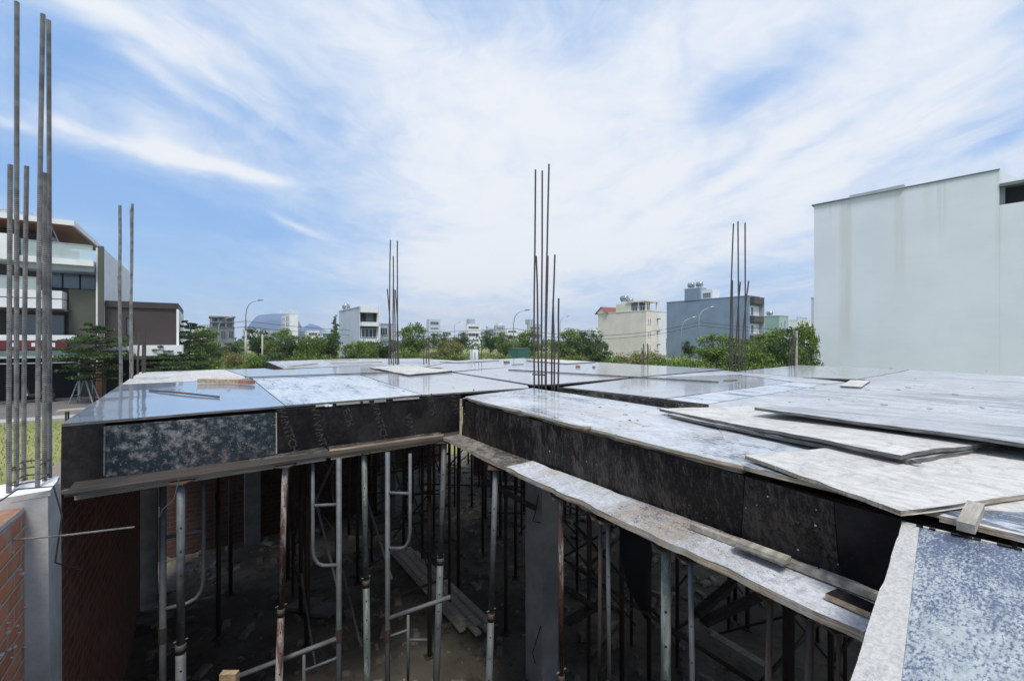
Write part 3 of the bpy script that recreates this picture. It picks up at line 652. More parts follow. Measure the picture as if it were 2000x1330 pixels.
# far skyline houses
far = [
 (838,220,833,860,624,'far pale tower house with a dark band under its flat roof','lblue'),
 (912,200,909,939,633,'far white house with a rounded stair head and two dark windows','white'),
 (968,260,965,986,636,'far grey house with a roof box just left of the curved street lamp','greyp'),
 (990,250,986,1012,642,'far low white house under the power lines near the curved street lamp','white'),
 (952,270,950,966,641,'tiny far pale house at the left end of the low skyline row','lblue'),
 (1032,180,1029,1058,633,'far grey cube house seen through the central column bars','greyp'),
 (814,200,811,829,639,'far low house with a green flat roof left of the pale tower house','mint'),
 (862,240,860,884,645,'far low white house to the right of the pale tower house','white'),
 (372,170,368,404,645,'far pale roof showing over trees beside the brown block','white'),
 (1130,260,1127,1150,645,'far low grey roof above the trees left of the cream building','greyp'),
 (1152,280,1150,1166,642,'far low white roof touching the cream building edge','white'),
 (600,200,596,624,646,'far white low house below the right hill','white'),
 (628,240,625,650,648,'far pale low house at the foot of the right hill','lblue'),
 (482,210,476,508,643,'far white low warehouse at the foot of the left hill','white'),
 (512,230,509,540,646,'far grey low warehouse at the foot of the left hill','greyp'),
]
for (c, Y, l, r, yt, lab, w) in far:
    B = Bld(c, Y, l, r, yt, lab, w); W_ = B.a1-B.a
    for k in range(2 if yt > 638 else 3):
        zz = B.zt-1.0-k*3.1
        if zz < 1.5: break
        h_ = (1.2, 1.7, .9)[(c+k) % 3]; win_B(B.r, B.b, B.a+W_*.10, B.a+W_*(.35 if c % 2 else .85), zz-h_, zz, mull=1+(c % 2 == 0), ft=.1)
        if c % 2: win_B(B.r, B.b, B.a+W_*.5, B.a+W_*(.7+.05*(c % 4)), zz-h_, zz, mull=0, ft=.1)
    q_ = random.Random(c)
    if yt < 640 and c != 838: u_ = q_.uniform(0, .5); B.box('stair_head', B.a+W_*u_, B.a+W_*(u_+.4), B.b+1, B.b+4, B.zt, B.zt+1.6+q_.random(), ['greyp','lblue','white'][c % 3])
    if q_.random() < .5: B.tank(B.a+W_*q_.uniform(.2,.8), B.b+2.5, B.zt-.3, .5, 1.3)

# green site container
c = D(1012, HY, 62); a, b = to_ab(c)
r = thing('site_container', ab(a+2, b+1, 0), 'dull green metal site container standing in the tall grass', 'container')
mb = MB(); mb.bab(a, a+2.2, b, b+2.4, .15, 2.7)
for k in range(11): mb.bab(a+.05+k*.2, a+.14+k*.2, b-.04, b-.002, .2, 2.6)
mb.build('shell', plain('container_green', (.05,.15,.12), .6, .15, 2), r)
mb = MB(); mb.bab(a-.05, a+2.25, b-.06, b+2.45, 2.7, 2.82); mb.build('roof', MT['greenaw'], r)

# ------------------------------------------------------------------ villa on the left
VB = 41.0
v = thing('villa', ab(-11, VB+6, 0), 'modern villa with white balconies, dark glass and timber soffit roof', 'house')
def vb(nm, a0, a1, b0, b1, z0, z1, m, par=None): mb = MB(); mb.bab(a0, a1, b0, b1, z0, z1); return mb.build(nm, MT[m], par or v)
vb('side_wall', -6.1, -5.7, VB-.35, VB+12, 0, 10.35, 'white')
vb('olive_edge', -5.98, -5.68, VB-.55, VB-.355, 0, 10.45, 'olive')
vb('wall', -30, -6.13, VB+1.4, VB+12, 0, 9.0, 'grbrown')
vb('olive_bay', -7.5, -6.14, VB+.1, VB+1.39, 3.4, 7.45, 'olive')
vb('terrace_slab', -30, -6.14, VB-.9, VB+1.39, 8.98, 9.35, 'white')
vb('terrace_slab', -9.6, -6.14, VB-.6, VB+1.39, 8.62, 8.975, 'greyp')
vb('terrace_wall', -30, -9.55, VB-1.1, VB-.91, 9.0, 10.6, 'white')
vb('attic_wall', -30, -9.3, VB+2.6, VB+9, 9.36, 11.5, 'grbrown')
vb('attic_wall', -9.28, -9.0, VB+2.3, VB+9, 9.36, 11.5, 'white')
for k in range(3): win_A(v, -9.0, VB+3.0+k*1.7, VB+4.2+k*1.7, 9.5, 11.1, mull=0)
mb = MB()   # glazed doors facing the terrace on the right end
for k in range(3): 
    w = window(v, ab(-8.98, VB+3+k*1.8), ab(-8.98, VB+4.3+k*1.8), 9.4, 11.2, Vector((CA,SA,0)), mull=1)
win_B(v, VB+2.6, -12.5, -10.0, 9.9, 11.2, fr='grbrown', mull=2)
# roof: white fascia, timber soffit
vb('roof', -30, -7.1, VB-.7, VB+9, 11.62, 11.95, 'white')
vb('soffit', -30, -7.2, VB-.6, VB+8.9, 11.53, 11.615, 'soffit')
vb('roof_box', -30, -11.7, VB+1.5, VB+7, 11.96, 13.35, 'white')
mb = MB()
for (p, q) in (((-10.9,VB-.55),(-9.0,VB-.55)),): mb.beam(ab(*p,12.15), ab(*q,12.15), .06, .06)
for k in range(5): mb.beam(ab(-10.9+k*.47, VB-.55, 11.95), ab(-10.9+k*.47, VB-.55, 12.15), .04, .04)
mb.build('roof_rail', MT['greyp'], v)
# glass railings
for (a0, a1, b, z0, z1) in ((-9.5,-6.2,VB-.75,9.36,10.35), (-12.5,-8.7,VB-1.0,7.2,7.95), (-30,-12.6,VB-1.0,7.2,8.05)):
    g = vb('glass_railing', a0, a1, b, b+.02, z0, z1, 'rail_glass'); mb = MB(); mb.bab(a0, a1, b-.02, b+.045, z1+.003, z1+.05); mb.build('handrail', MT['greyp'], g)
mb = MB(); mb.tube([ab(-7.6, VB+.2, 9.4), ab(-8.3, VB+.1, 11.5)], .03, 6); mb.tube([ab(-8.4, VB+.1, 11.3), ab(-8.25, VB+.1, 11.75)], .09, 8)
for k in range(2): mb.bab(-8.6+k*.9, -8.0+k*.9, VB+.4, VB+.9, 9.6, 10.1)
mb.build('terrace_furniture', MT['greyp'], v)
# second floor
win_B(v, VB+1.38, -8.9, -6.3, 7.5, 8.75, glass='glass_blue', fr='dark', mull=2, ft=.1)
win_B(v, VB+1.38, -15.5, -12.6, 7.1, 8.9, glass='glass_blue', fr='greyp', mull=1)
win_B(v, VB+1.38, -30, -16, 7.1, 8.9, glass='glass_blue', fr='greyp', mull=5)
vb('balcony', -11.2, -7.6, VB-1.1, VB+1.38, 6.68, 7.18, 'white'); vb('balcony', -11.2, -7.6, VB-1.12, VB+1.38, 6.02, 6.62, 'white')
vb('balcony', -30, -11.6, VB-1.2, VB+1.38, 6.45, 7.15, 'white')
vb('balcony_soffit', -11.3, -7.4, VB-.95, VB+1.38, 5.88, 6.01, 'grbrown')
# first floor
win_B(v, VB+1.38, -10.7, -7.9, 4.3, 5.75, glass='glass_blue', fr='grbrown', mull=2)
win_B(v, VB+1.38, -15.8, -12.2, 4.0, 6.3, glass='glass_blue', fr='greyp', mull=2)
vb('pillar', -12.05, -11.75, VB-1.15, VB-.8, 4.2, 6.44, 'white')
vb('planter', -11.3, -7.0, VB-1.2, VB-.6, 3.95, 4.3, 'white')
# red banner with white marks
bn = vb('banner', -30, -7.3, VB-1.35, VB-1.29, 3.38, 3.92, 'red')
rnd = random.Random(5); mb = MB()
for k in range(8):
    a0 = -8.0-k*.9; w = .08+.1*rnd.random()
    mb = MB(); mb.bab(a0, a0+w, VB-1.362, VB-1.352, 3.42+.15*rnd.random(), 3.8); mb.build('white_mark', MT['white'], bn)
vb('canopy_slab', -30, -6.7, VB-1.9, VB+1.38, 2.98, 3.3, 'greenaw')
vb('canopy', -30, -6.5, VB-2.4, VB+1.0, 2.86, 2.975, 'greyp')
mb = MB()
for a in (-6.6, -12.5, -18): mb.bab(a-.05, a+.05, VB-2.35, VB-2.25, .1, 2.86)
mb.beam(ab(-30, VB-2.3, 2.55), ab(-6.6, VB-2.3, 2.55), .06, .06); mb.build('canopy_frame', MT['greyp'], v)
vb('garage_shade', -30, -6.9, VB-.25, VB-.15, .1, 2.8, 'dark')  # black sheet paints the garage's inner shade across its front
vb('garage_pier', -6.89, -6.14, VB-.3, VB+1.3, 0, 2.85, 'olive')
vb('door', -6.05, -5.75, VB-.62, VB-.56, .1, 2.3, 'soffit')
for k, (a, z) in enumerate(((-9.0, .9), (-13.2, .75), (-12.5, 2.2))):
    r = thing('motor_scooter', ab(a, VB-1.2, .12), ['white fronted scooter parked in the dark garage nearest its canopy post', 'scooter with a pale headlamp parked deeper left in the dark garage', ''][k] or 'x', 'scooter', ) if k < 2 else None
    if r is None: continue
    o = r.location
    mb = MB(); mb.tube([o+Vector((-.1,0,.3)), o+Vector((.2,.1,.35)), o+Vector((.75,.3,.45)), o+Vector((1.0,.4,.7))], [.12,.14,.18,.10], 8); mb.build('body', MT['steel_dark'], r)
    mb = MB(); mb.beam(o+Vector((-.1,-.04,.35)), o+Vector((-.22,-.12,.95)), .32, .12); mb.build('front_shield', MT['ceramic'], r)
    for off in (-.25, 1.0):
        mb = MB(); c = o+Vector((off, off*.4, .25)); mb.tube([c+Vector((-.02,-.05,0))*1.0, c+Vector((.02,.05,0))], .25, 14); mb.build('wheel', MT['dark'], r)
    mb = MB(); mb.beam(o+Vector((-.5,.2,1.0)), o+Vector((.05,-.35,1.0)), .04, .04); mb.build('handlebar', MT['steel_dark'], r)
# brown block with white canopy
bb = thing('brown_block', ab(-3.5, VB+5, 0), 'flat brown clad block over a white canopy beside the villa', 'building')
vb('wall', -5.65, -1.75, VB, VB+9, 3.62, 6.3, 'brown', bb); vb('top_band', -5.66, -1.62, VB-.12, VB+9, 6.31, 6.75, 'brown', bb)
vb('corner_trim', -1.74, -1.6, VB-.12, VB+9, 3.4, 6.3, 'white', bb)
win_B(bb, VB, -4.6, -4.2, 4.3, 5.6, fr='dark', mull=0)
vb('canopy', -5.6, -1.3, VB-2.4, VB+.5, 2.9, 3.6, 'white', bb); vb('canopy_soffit', -5.7, -1.2, VB-2.5, VB+.5, 2.65, 2.895, 'olive', bb)
vb('lower_wall', -5.65, -1.8, VB+.6, VB+9, 0, 3.6, 'olive', bb)
vb('opening_shade', -4.9, -2.6, VB+.5, VB+.59, .1, 2.6, 'dark', bb); vb('pier', -1.8, -1.4, VB-2.2, VB+.55, 0, 2.64, 'olive', bb)  # black panel on the lower wall paints the opening's shade
mb = MB(); mb.tube([ab(-5.95, VB-2.2, .1), ab(-5.95, VB-2.2, 3.2)], .06, 8); tag(mb.build('downpipe_post', MT['white']), 'slim white post standing at the villa corner by the step ladder', 'post')
# step ladder and bench
o = ab(-6.1, 37.3, 0.01)
r = thing('step_ladder', o, 'aluminium A frame step ladder standing on the road before the villa', 'ladder')
mb = MB(); e = Vector((.55,0,0)); t = Vector((0,0,1.75))
for s in (-1, 1):
    mb = MB(); mb.beam(o+Vector((-.75,.25*s,0)), o+Vector((-.12,.16*s,1.75)), .06, .04)
    mb.build('rail', MT['lamp_metal'], r); mb = MB(); mb.beam(o+Vector((.75,.25*s,0)), o+Vector((.12,.16*s,1.75)), .06, .04); mb.build('rear_leg', MT['lamp_metal'], r)
for k in range(5):
    u = (k+.6)/5.3; mb = MB(); x = -.75+.63*u; mb.beam(o+Vector((x,-.24,1.75*u)), o+Vector((x,.24,1.75*u)), .09, .03); mb.build('rung', MT['lamp_metal'], r)
mb = MB(); mb.box(o.x-.2, o.x+.2, o.y-.2, o.y+.2, 1.76, 1.80); mb.build('top_plate', MT['lamp_metal'], r)
o = G(178, 797, .75); o.z = 0
r = thing('work_table', o, 'low pale plank table standing on the kerb behind the formwork corner', 'table')
mb = MB(); mb.bab(*[q for q in (to_ab(o)[0]-1.1, to_ab(o)[0]+1.3, to_ab(o)[1]-.3, to_ab(o)[1]+.3)], .7, .76); mb.build('table_top', MT['wood_grey'], r)
for da in (-.8, .9):
    for db in (-.22, .22): mb = MB(); a_, b_ = to_ab(o); mb.bab(a_+da-.03, a_+da+.03, b_+db-.03, b_+db+.03, .004, .7); mb.build('leg', MT['wood_dark'], r)
# low boundary kerb wall in the grass behind the column
mb = MB()
p = G(100, 905, .35); q = G(118, 868, .35)
mb.bab(-8.4, -2.2, 9.6, 9.85, 0, .55); tag(mb.build('low_brick_wall', MT['brick']), 'low run of orange brick lying in grass behind the bar cluster', 'wall')

# ------------------------------------------------------------------ street lamps, poles, wires
def lamp(px, Y, pyt, label, right=True, thick=False, top=None):
    b = D(px, HY, Y); b.z = 0; zt = EZ+(HY-pyt)/F*Y; s = 1 if right else -1
    r = thing('street_lamp', b, label, 'street lamp')
    if thick:
        mb = MB(); mb.tube([b, b+Vector((0,0,top))], [.20,.13], 10); mb.build('concrete_pole', MT['pole_con'], r, smooth=True)
        mb = MB(); z0 = top-1.0
    else: mb = MB(); z0 = 0
    mb.tube([b+Vector((0,0,z0)), b+Vector((0,0,zt-2.2)), b+Vector((.12*s,0,zt-1.3)), b+Vector((.5*s,0,zt-.55)), b+Vector((1.1*s,0,zt-.2)), b+Vector((1.8*s,0,zt))], [.11,.075,.07,.06,.05,.04], 8)
    mb.build('pole', MT['lamp_metal'], r, smooth=True)
    mb = MB(); h = b+Vector((1.75*s,0,zt)); mb.tube([h, h+Vector((.15*s,0,.04)), h+Vector((.5*s,0,.1)), h+Vector((.8*s,0,.12))], [.06,.14,.15,.06], 8); mb.build('lamp_head', MT['lamp_metal'], r, smooth=True)
    mb = MB(); mb.tube([b, b+Vector((0,0,.35))], .2, 8); mb.build('base', MT['pole_con'], r)
    return b
P1 = lamp(480, 63, 587, 'tall street lamp on a thick concrete pole in front of the left hill', thick=True, top=5.4)
P2 = lamp(1003, 66, 606, 'curved street lamp rising left of the central column bars')
P3 = lamp(1365, 68, 601, 'street lamp with wires before the blue-grey block wall')
lamp(1331, 72, 621, 'thinner street lamp half left of the one before the blue-grey block')
lamp(427, 80, 621, 'street lamp in front of the unfinished cement building')
lamp(888, 190, 630, 'small far street lamp between the pale tower and rounded house')
lamp(1094, 120, 618, 'street lamp peeking right of the central column bars')
for (px, Y, yt, lab) in ((512.5, 55, 653, 'thin greenish post in the grass right of the thick lamp pole'), (974, 95, 648, 'concrete utility pole left of the curved street lamp'), (806, 120, 648, 'pale thin utility pole behind the second bar cluster')):
    b = D(px, HY, Y); b.z = 0; mb = MB(); mb.tube([b, b+Vector((0,0,EZ+(HY-yt)/F*Y))], [.13,.09], 8); tag(mb.build('utility_pole', MT['pole_con'], smooth=True), lab, 'pole')
def wire(p, q, sag, lab, grp, r=.035):
    N = 14; mb = MB(); mb.tube([p.lerp(q, i/N)-Vector((0,0,sag*4*(i/N)*(1-i/N))) for i in range(N+1)], r, 5)
    tag(mb.build('power_line', MT['wire']), lab, 'power line', grp)
PL = ab(-9, 96, 6.2)
PR = D(2050, 655, 68)
for k, (dz, nm) in enumerate(((0, 'upper'), (-.8, 'lower'))):
    wire(P1+Vector((0,0,6.8+dz)), PL+Vector((0,0,.3+dz)), .4, f'{nm} black wire running left from the thick lamp pole', 'power lines left')
    wire(P1+Vector((0,0,6.8+dz)), P2+Vector((0,0,5.8+dz*.7)), 1.0, f'{nm} black wire sagging from the thick lamp pole to the curved lamp', 'power lines middle')
    wire(P2+Vector((0,0,5.8+dz*.7)), P3+Vector((0,0,6.9+dz*.7)), 1.6, f'{nm} black wire crossing before the cream building', 'power lines right')
    wire(P3+Vector((0,0,6.9+dz*.7)), PR+Vector((0,0,1+dz)), 1.4, f'{nm} black wire running from the blue-grey block lamp to the white wall', 'power lines far right')

# ------------------------------------------------------------------ slab formwork
TH = .018
def deck(name_px, m, par, th=TH, z=DZ, nu=14, nv=10, jit=0, zj=.004, seed=0, nm='deck_panel', em='edge_dark', sides='lrfb'):
    pts = [p if isinstance(p, Vector) else G(p[0], p[1], z) for p in name_px]
    if len(pts) == 4: mb = sheet_mb(pts, th, nu, nv, jit, zj, seed, sides=sides)
    else: mb = MB(); mb.prism(pts, th, 0, 1)
    return mb.build(nm, [MT[m], MT[em]], par, smooth=False)
def vpanel(par, p, q, z0, z1, m, th=.018, inward=None, nm='side_panel', lean=0.0, z1b=None, z0b=None):
    """upright board from p to q (xy), its visible face on the line, body behind (inward)"""
    p = Vector((p[0], p[1], 0)); q = Vector((q[0], q[1], 0)); i = Vector(inward)*th; l = -Vector(inward)*lean
    zt = Vector((0,0,1)); mb = MB(); zb = z1 if z1b is None else z1b
    zc = z0 if z0b is None else z0b
    mb.box8([p+zt*z0+l, q+zt*zc+l, q+zt*zc+i+l, p+zt*z0+i+l, p+zt*z1, q+zt*zb, q+zt*zb+i, p+zt*z1+i])
    return mb.build(nm, MT[m], par)
iA = Vector((CA, SA, 0)); iB = Vector((-SA, CA, 0))
# grid lines of the beams, from the photograph: b0 ~ 3.97 (front of the left bays), a0 ~ 3.4
# --- left bays
fl = thing('slab_formwork', ab(1.2, 6.5, 0), 'left plywood slab formwork bay with blue glossy top and mottled black front', 'formwork', 'slab formwork bays')
deck([(120,828),(556,792),(491,740),(236,751)], 'gloss_blue', fl, seed=1)
deck([(558,791.8),(823,771),(702,732),(493,739.8)], 'streaky', fl, seed=2)
deck([(825,770.8),(1033,757.3),(1030,752.5),(886,728.5),(842,725),(704,731.9)], 'gloss_grey', fl)
deck([(236.5,750.6),(490.5,739.4),(437,722),(274,727)], 'pale', fl, seed=4, z=DZ+.001)
deck([(494,738.9),(700,731.2),(838,724.5),(868,719),(724,713),(535,722.5),(516,719.2),(438,722)], 'gloss_grey', fl)
b = MB(); p0 = G(478,737,DZ+.016); p1 = G(704,729,DZ+.016); p2 = G(760,727.2,DZ+.016)
mb = MB(); mb.beam(p0, p2, .03, .014); mb.build('edge_strip', MT['edge_dark'], fl)
c0 = G(120,828,DZ); cE = G(901,768.5,DZ); cM = G(538,795.2,DZ)
def onl(u): return c0.lerp(cE, u)
fb = 3.03
zf = DZ-TH-.002
vpanel(fl, onl(0)+iA*.0, onl(0)+iA*.21, fb-.05, zf, 'film_dark', inward=iB, lean=.02, z0b=fb-.045)
pm = to_ab(cM)[0]-to_ab(c0)[0]; LL = (cE-c0).length; e0 = (cE-c0).normalized()
mp_ = vpanel(fl, c0+e0*.213, c0+e0*pm, fb-.045, zf-.02, 'mottled', inward=iB, lean=.025, z0b=fb-.004)
dkp = vpanel(fl, c0+e0*(pm+.004), c0+e0*(LL-.003), fb, zf, 'film_dark', inward=iB, lean=0)
mb = MB(); mb.beam(c0+e0*(pm+.002)+Vector((0,0,fb-DZ))-iB*.028, c0+e0*(pm+.002)+Vector((0,0,-.04))-iB*.006, .007, .01); mb.build('joint', MT['edge'], fl)
mb = MB(); mb.beam(c0+e0*.211+Vector((0,0,fb-DZ))-iB*.028, c0+e0*.211+Vector((0,0,-.04))-iB*.008, .009, .01); mb.build('joint', MT['edge_dark'], fl)
# chipped lip along the front edge
mb = MB(); 
rnd = random.Random(3)
x = pm+.3
while x < LL-.4:
    w = .05+.25*rnd.random(); p = c0+e0*x+Vector((0,0,-TH*.6))-iB*.008; mb.beam(p, p+e0*w, .012, .006+.016*rnd.random()); x += w+.02+.1*rnd.random()
mb.build('chipped_edge', MT['wood_grey'], fl)
# left side wall of the bay, far edge and left far wing
vpanel(fl, onl(0), G(274,727,DZ), fb, zf, 'film_dark', inward=iA)
vpanel(fl, G(274,727,DZ), G(516,719,DZ), fb, zf, 'film_dark', inward=-iB)
vpanel(fl, G(553,720,DZ-.0), G(521,706,DZ), fb, zf, 'film_dark2', inward=iA)
# far bays
ff = thing('slab_formwork', ab(3.4, 11, 0), 'far left slab formwork bay with pale dull boards below the trees', 'formwork', 'slab formwork bays')
deck([(521,706),(555,720),(723,712.6),(826,717),(892,704.4),(820,700),(690,700.6)], 'pale2', ff)
deck([(896,704.6),(1020,699.6),(1162,707),(1050,714),(1000,716),(884,725.5),(830,717.2)], 'gloss_grey', ff)
vpanel(ff, G(521,706,DZ), G(820,700,DZ), fb, zf, 'film_dark', inward=-iB)
fm = thing('slab_formwork', ab(6, 6, 0), 'middle slab formwork bay with glossy grey top behind the central column bars', 'formwork', 'slab formwork bays')
deck([(888,727),(1040,751),(1080,750.4),(1415,721.2),(1164,707.2),(1052,714.2),(1001,716.2)], 'gloss_grey', fm)
vpanel(fm, ab(3.56, 4.1), ab(3.56, 7.2), fb, zf, 'film_dark', inward=iA); vpanel(fm, ab(3.56, 4.2), ab(8.1, 4.3), fb, zf, 'film_dark', inward=iB)
vpanel(fm, G(1415,721.3,DZ), G(1163,707.3,DZ), fb, zf, 'film_dark', inward=-iA)
# --- right bays
fr_ = thing('slab_formwork', ab(7, 2, 0), 'right slab formwork bay with grey glossy sheets reaching the white wall', 'formwork', 'slab formwork bays')
deck([(1099,756),(1298,778),(1546,746.2),(1443,732),(1240,738.5)], 'gloss_grey', fr_)
deck([(1301,778.8),(1382,789),(1612,751),(1548,746.3)], 'streaky', fr_, seed=9)
deck([(1242,738.2),(1444,731.6),(1550,745.8),(1616,750.2),(1652,746),(1568,737),(1436,725.6),(1414,723.4)], 'pale2', fr_)
deck([(1438,725.4),(1569,736.6),(1673,741),(1747,728),(1775,722),(1590,714.4),(1560,713)], 'gloss_grey', fr_)
# the big field on the right, continuing beyond the frame
q0 = G(1384,789.4,DZ); q1 = G(1615,751.2,DZ); q2 = G(1654,746.4,DZ); q3 = G(1674,741.6,DZ); q4 = G(1748,728.6,DZ); q5 = G(1778,722.6,DZ)
qa = ab(10.3, .7, DZ); qb = ab(10.3, -4, DZ); qc = ab(3.5, -4, DZ)
deck([G(1386,808,DZ), q0, q1, q2, q3, q4, q5, qa, qb, qc], 'pale2', fr_)
vpanel(fr_, ab(3.49, -4), ab(3.47, 3.85), fb, zf, 'ledge_dark', inward=iA); vpanel(fr_, ab(3.47, 3.9), ab(8.2, 4.1), fb, zf, 'film_dark', inward=-iB)
vpanel(fr_, ab(8.2, 4.1), ab(10.6, 4.1), fb, zf, 'film_dark', inward=-iB); vpanel(fr_, ab(10.7, 4.1), ab(10.3, -4), fb, zf, 'film_dark', inward=-iA)
# --- near right wing
fw = thing('slab_formwork', ab(2.6, 1.5, 0), 'near right wing of slab formwork with dusty blue-white top and chipped plywood edge', 'formwork', 'slab formwork bays')
w0 = G(903,775,DZ); w1 = G(1450,911,DZ); w2 = G(1836,1004,DZ); w3 = ab(1.88, -1.5, DZ)
e1 = ab(3.18, -1.5, DZ); e2 = G(1380,809,DZ); e3 = G(1092,759.5,DZ); e4 = G(1040,757.6,DZ)
deck([w0, w1, G(1386,810,DZ), e4], 'wing', fw, nu=170, nv=14, jit=.028, zj=.006, seed=11, em='edge', sides='f')
deck([w1, w3, e1, G(1386,810,DZ)], 'wing', fw, nu=150, nv=14, jit=.028, zj=.006, seed=12, em='edge', sides='f')
# laminated edge board just under the top
mb = sheet_mb([G(905,777,DZ-.02)-iA*.012, G(1450,914,DZ-.02)-iA*.012, G(1450,914,DZ-.02)+iA*.06, G(905,777,DZ-.02)+iA*.06], .024, 220, 1, .03, 0, 5, sides='f'); mb.build('edge_board', [MT['edge'], MT['edge']], fw)
wl = lambda z, px, py: G(px, py, z)
f0 = G(902,849,fb); f1 = G(1165,948,fb); f2 = G(1447,1053,fb); f3 = G(1640,1127,fb); f4 = ab(1.95, -1.5)
prev = [(903,779), (1170,846), (1458,916), (1625,957)]
def lpanel(par, pb, qb, pt, qt, m, z1):
    i = iA*.018; mb = MB(); pb = Vector((pb.x,pb.y,fb)); qb = Vector((qb.x,qb.y,fb)); pt = Vector((pt.x,pt.y,z1)); qt = Vector((qt.x,qt.y,z1))
    mb.box8([pb, qb, qb+i, pb+i, pt, qt, qt+i, pt+i]); return mb.build('side_panel', MT[m], par)
T = [w0+iA*.02, w0.lerp(w1,.5)+iA*.02, w1+iA*.02, G(1625,958,DZ)+iA*.02, w3+iA*.02]; Bt = [f0, f1, f2, f3, f4]
for k in range(4):
    e = (Bt[k+1]-Bt[k]).normalized()*.002
    lpanel(fw, Bt[k]+e, Bt[k+1]-e, T[k]+e, T[k+1]-e, 'film_dark2' if k != 3 else 'film_dark', DZ-.046)
vpanel(fw, w0+Vector((.004,.012,0)), e4, fb, zf, 'film_dark', inward=-iB); 
mb = MB(); a0 = Vector((f0.x, f0.y, fb))-iA*.012; mb.beam(a0, G(902.5,779,DZ-.02)-iA*.012, .012, .022); mb.build('corner_joint', MT['edge'], fw)
vpanel(fw, ab(3.2,-1.5), G(1384,808.5,DZ), fb, zf, 'film_dark', inward=-iA); vpanel(fw, G(1384,808.5,DZ), G(1092,758,DZ), fb, zf, 'film_dark', inward=-iA)
# trough bottoms and bearers (dark underside)
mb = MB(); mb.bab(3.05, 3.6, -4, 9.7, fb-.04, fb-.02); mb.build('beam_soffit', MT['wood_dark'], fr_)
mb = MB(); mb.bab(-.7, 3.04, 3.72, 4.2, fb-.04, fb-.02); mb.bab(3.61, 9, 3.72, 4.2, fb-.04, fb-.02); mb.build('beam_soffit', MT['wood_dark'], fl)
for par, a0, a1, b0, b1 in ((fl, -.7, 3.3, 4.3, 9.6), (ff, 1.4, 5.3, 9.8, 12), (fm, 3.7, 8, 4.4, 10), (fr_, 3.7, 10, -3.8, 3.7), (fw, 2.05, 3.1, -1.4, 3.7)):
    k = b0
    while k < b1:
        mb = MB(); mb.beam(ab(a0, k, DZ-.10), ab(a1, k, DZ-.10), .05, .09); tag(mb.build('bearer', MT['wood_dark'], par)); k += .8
# lettering on the film faced board
def text_mesh(s, size):
    c = bpy.data.curves.new('txt', 'FONT'); c.body = s; c.size = size; c.extrude = .0006; c.offset = size*.018
    o = bpy.data.objects.new('txt', c); sc.collection.objects.link(o); bpy.context.view_layer.update()
    me = bpy.data.meshes.new_from_object(o.evaluated_get(bpy.context.evaluated_depsgraph_get()))
    bpy.data.objects.remove(o); return me
txt = text_mesh('WINTECH', .085); txt.materials.clear(); txt.materials.append(MT['letter'])
short = {k: text_mesh(k, .085) for k in ('TECH', 'WINT', 'WI')}
for m_ in short.values(): m_.materials.clear(); m_.materials.append(MT['letter'])
def letter(par, org, ex, nrm, me, along, z, rot):
    """place text: ex = direction of the wall, nrm = outward; rot degrees anticlockwise as seen"""
    up = Vector((0,0,1)); c, s = math.cos(R(rot)), math.sin(R(rot))
    x = ex*c+up*s; y = -ex*s+up*c; n = x.cross(y)
    from mathutils import Matrix
    o = bpy.data.objects.new('lettering', me); sc.collection.objects.link(o); o.parent = par
    p = org+ex*along+up*z+nrm*.004 - origin_of(par)
    o.matrix_local = Matrix(((x.x,y.x,n.x,p.x),(x.y,y.y,n.y,p.y),(x.z,y.z,n.z,p.z),(0,0,0,1)))
    return o
nn = -iB
fo = Vector((c0.x, c0.y, 0))
lean_fix = nn*.020
def lt(me, px, py, rot=-74):
    # on the left front board: find the along / height of that pixel
    t = (px-1000)/F; k = (t*c0.y-c0.x)/(e0.x-t*e0.y); P = c0+e0*k; z = EZ+(HY-py)/F*P.y
    letter(dkp, fo, e0, nn, me, k, z, rot)
for (me, px, py) in ((txt, 541, 800), (short['WINT'], 610, 826), (short['TECH'], 665, 790), (short['TECH'], 578, 792), (txt, 724, 786), (short['WI'], 786, 808), (short['WINT'], 790, 812), (short['TECH'], 832, 772), (short['WINT'], 878, 771)):
    if me is short['WI']: continue
    if (px, py) == (578, 792): lt(short['WI'], 606, 797); continue
    lt(me, px, py)
faint = {k: text_mesh(k, .06) for k in ('TECH', 'WINT')}
for m_ in faint.values(): m_.materials.clear(); m_.materials.append(MT['letter_faint'])
# faint print on the right wing board
org = Bt[1]; exr = (Bt[0]-Bt[4]).normalized()
pans = [o for o in fw.children if o.name.startswith('side_panel')]
for (k, me, al, z, rot) in ((1, faint['WINT'], .55, 3.30, -86), (2, faint['TECH'], .16, 3.33, -86), (2, faint['WINT'], .7, 3.22, -86), (0, faint['TECH'], .5, 3.30, -86), (0, faint['WINT'], .25, 3.27, -86), (1, faint['TECH'], .08, 3.3, -86)):
    P, Q = Bt[k], Bt[k+1]; e_ = (Q-P); e_.z = 0; L_ = e_.length; e_.normalize()
    sh = (DZ-.046-fb); tt = (z-fb)/sh; ba = Vector((P.x,P.y,0)).lerp(Vector((Q.x,Q.y,0)), al); ta = Vector((T[k].x,T[k].y,0)).lerp(Vector((T[k+1].x,T[k+1].y,0)), al)
    pos = ba.lerp(ta, tt); pos2 = ba.lerp(ta, max(0, tt-.8))
    pos = pos if (pos-iA*1).dot(iA) < (pos2-iA*1).dot(iA) else pos2
    letter(pans[k], Vector((pos.x, pos.y, 0)), e_, -iA, me, 0, z, rot)

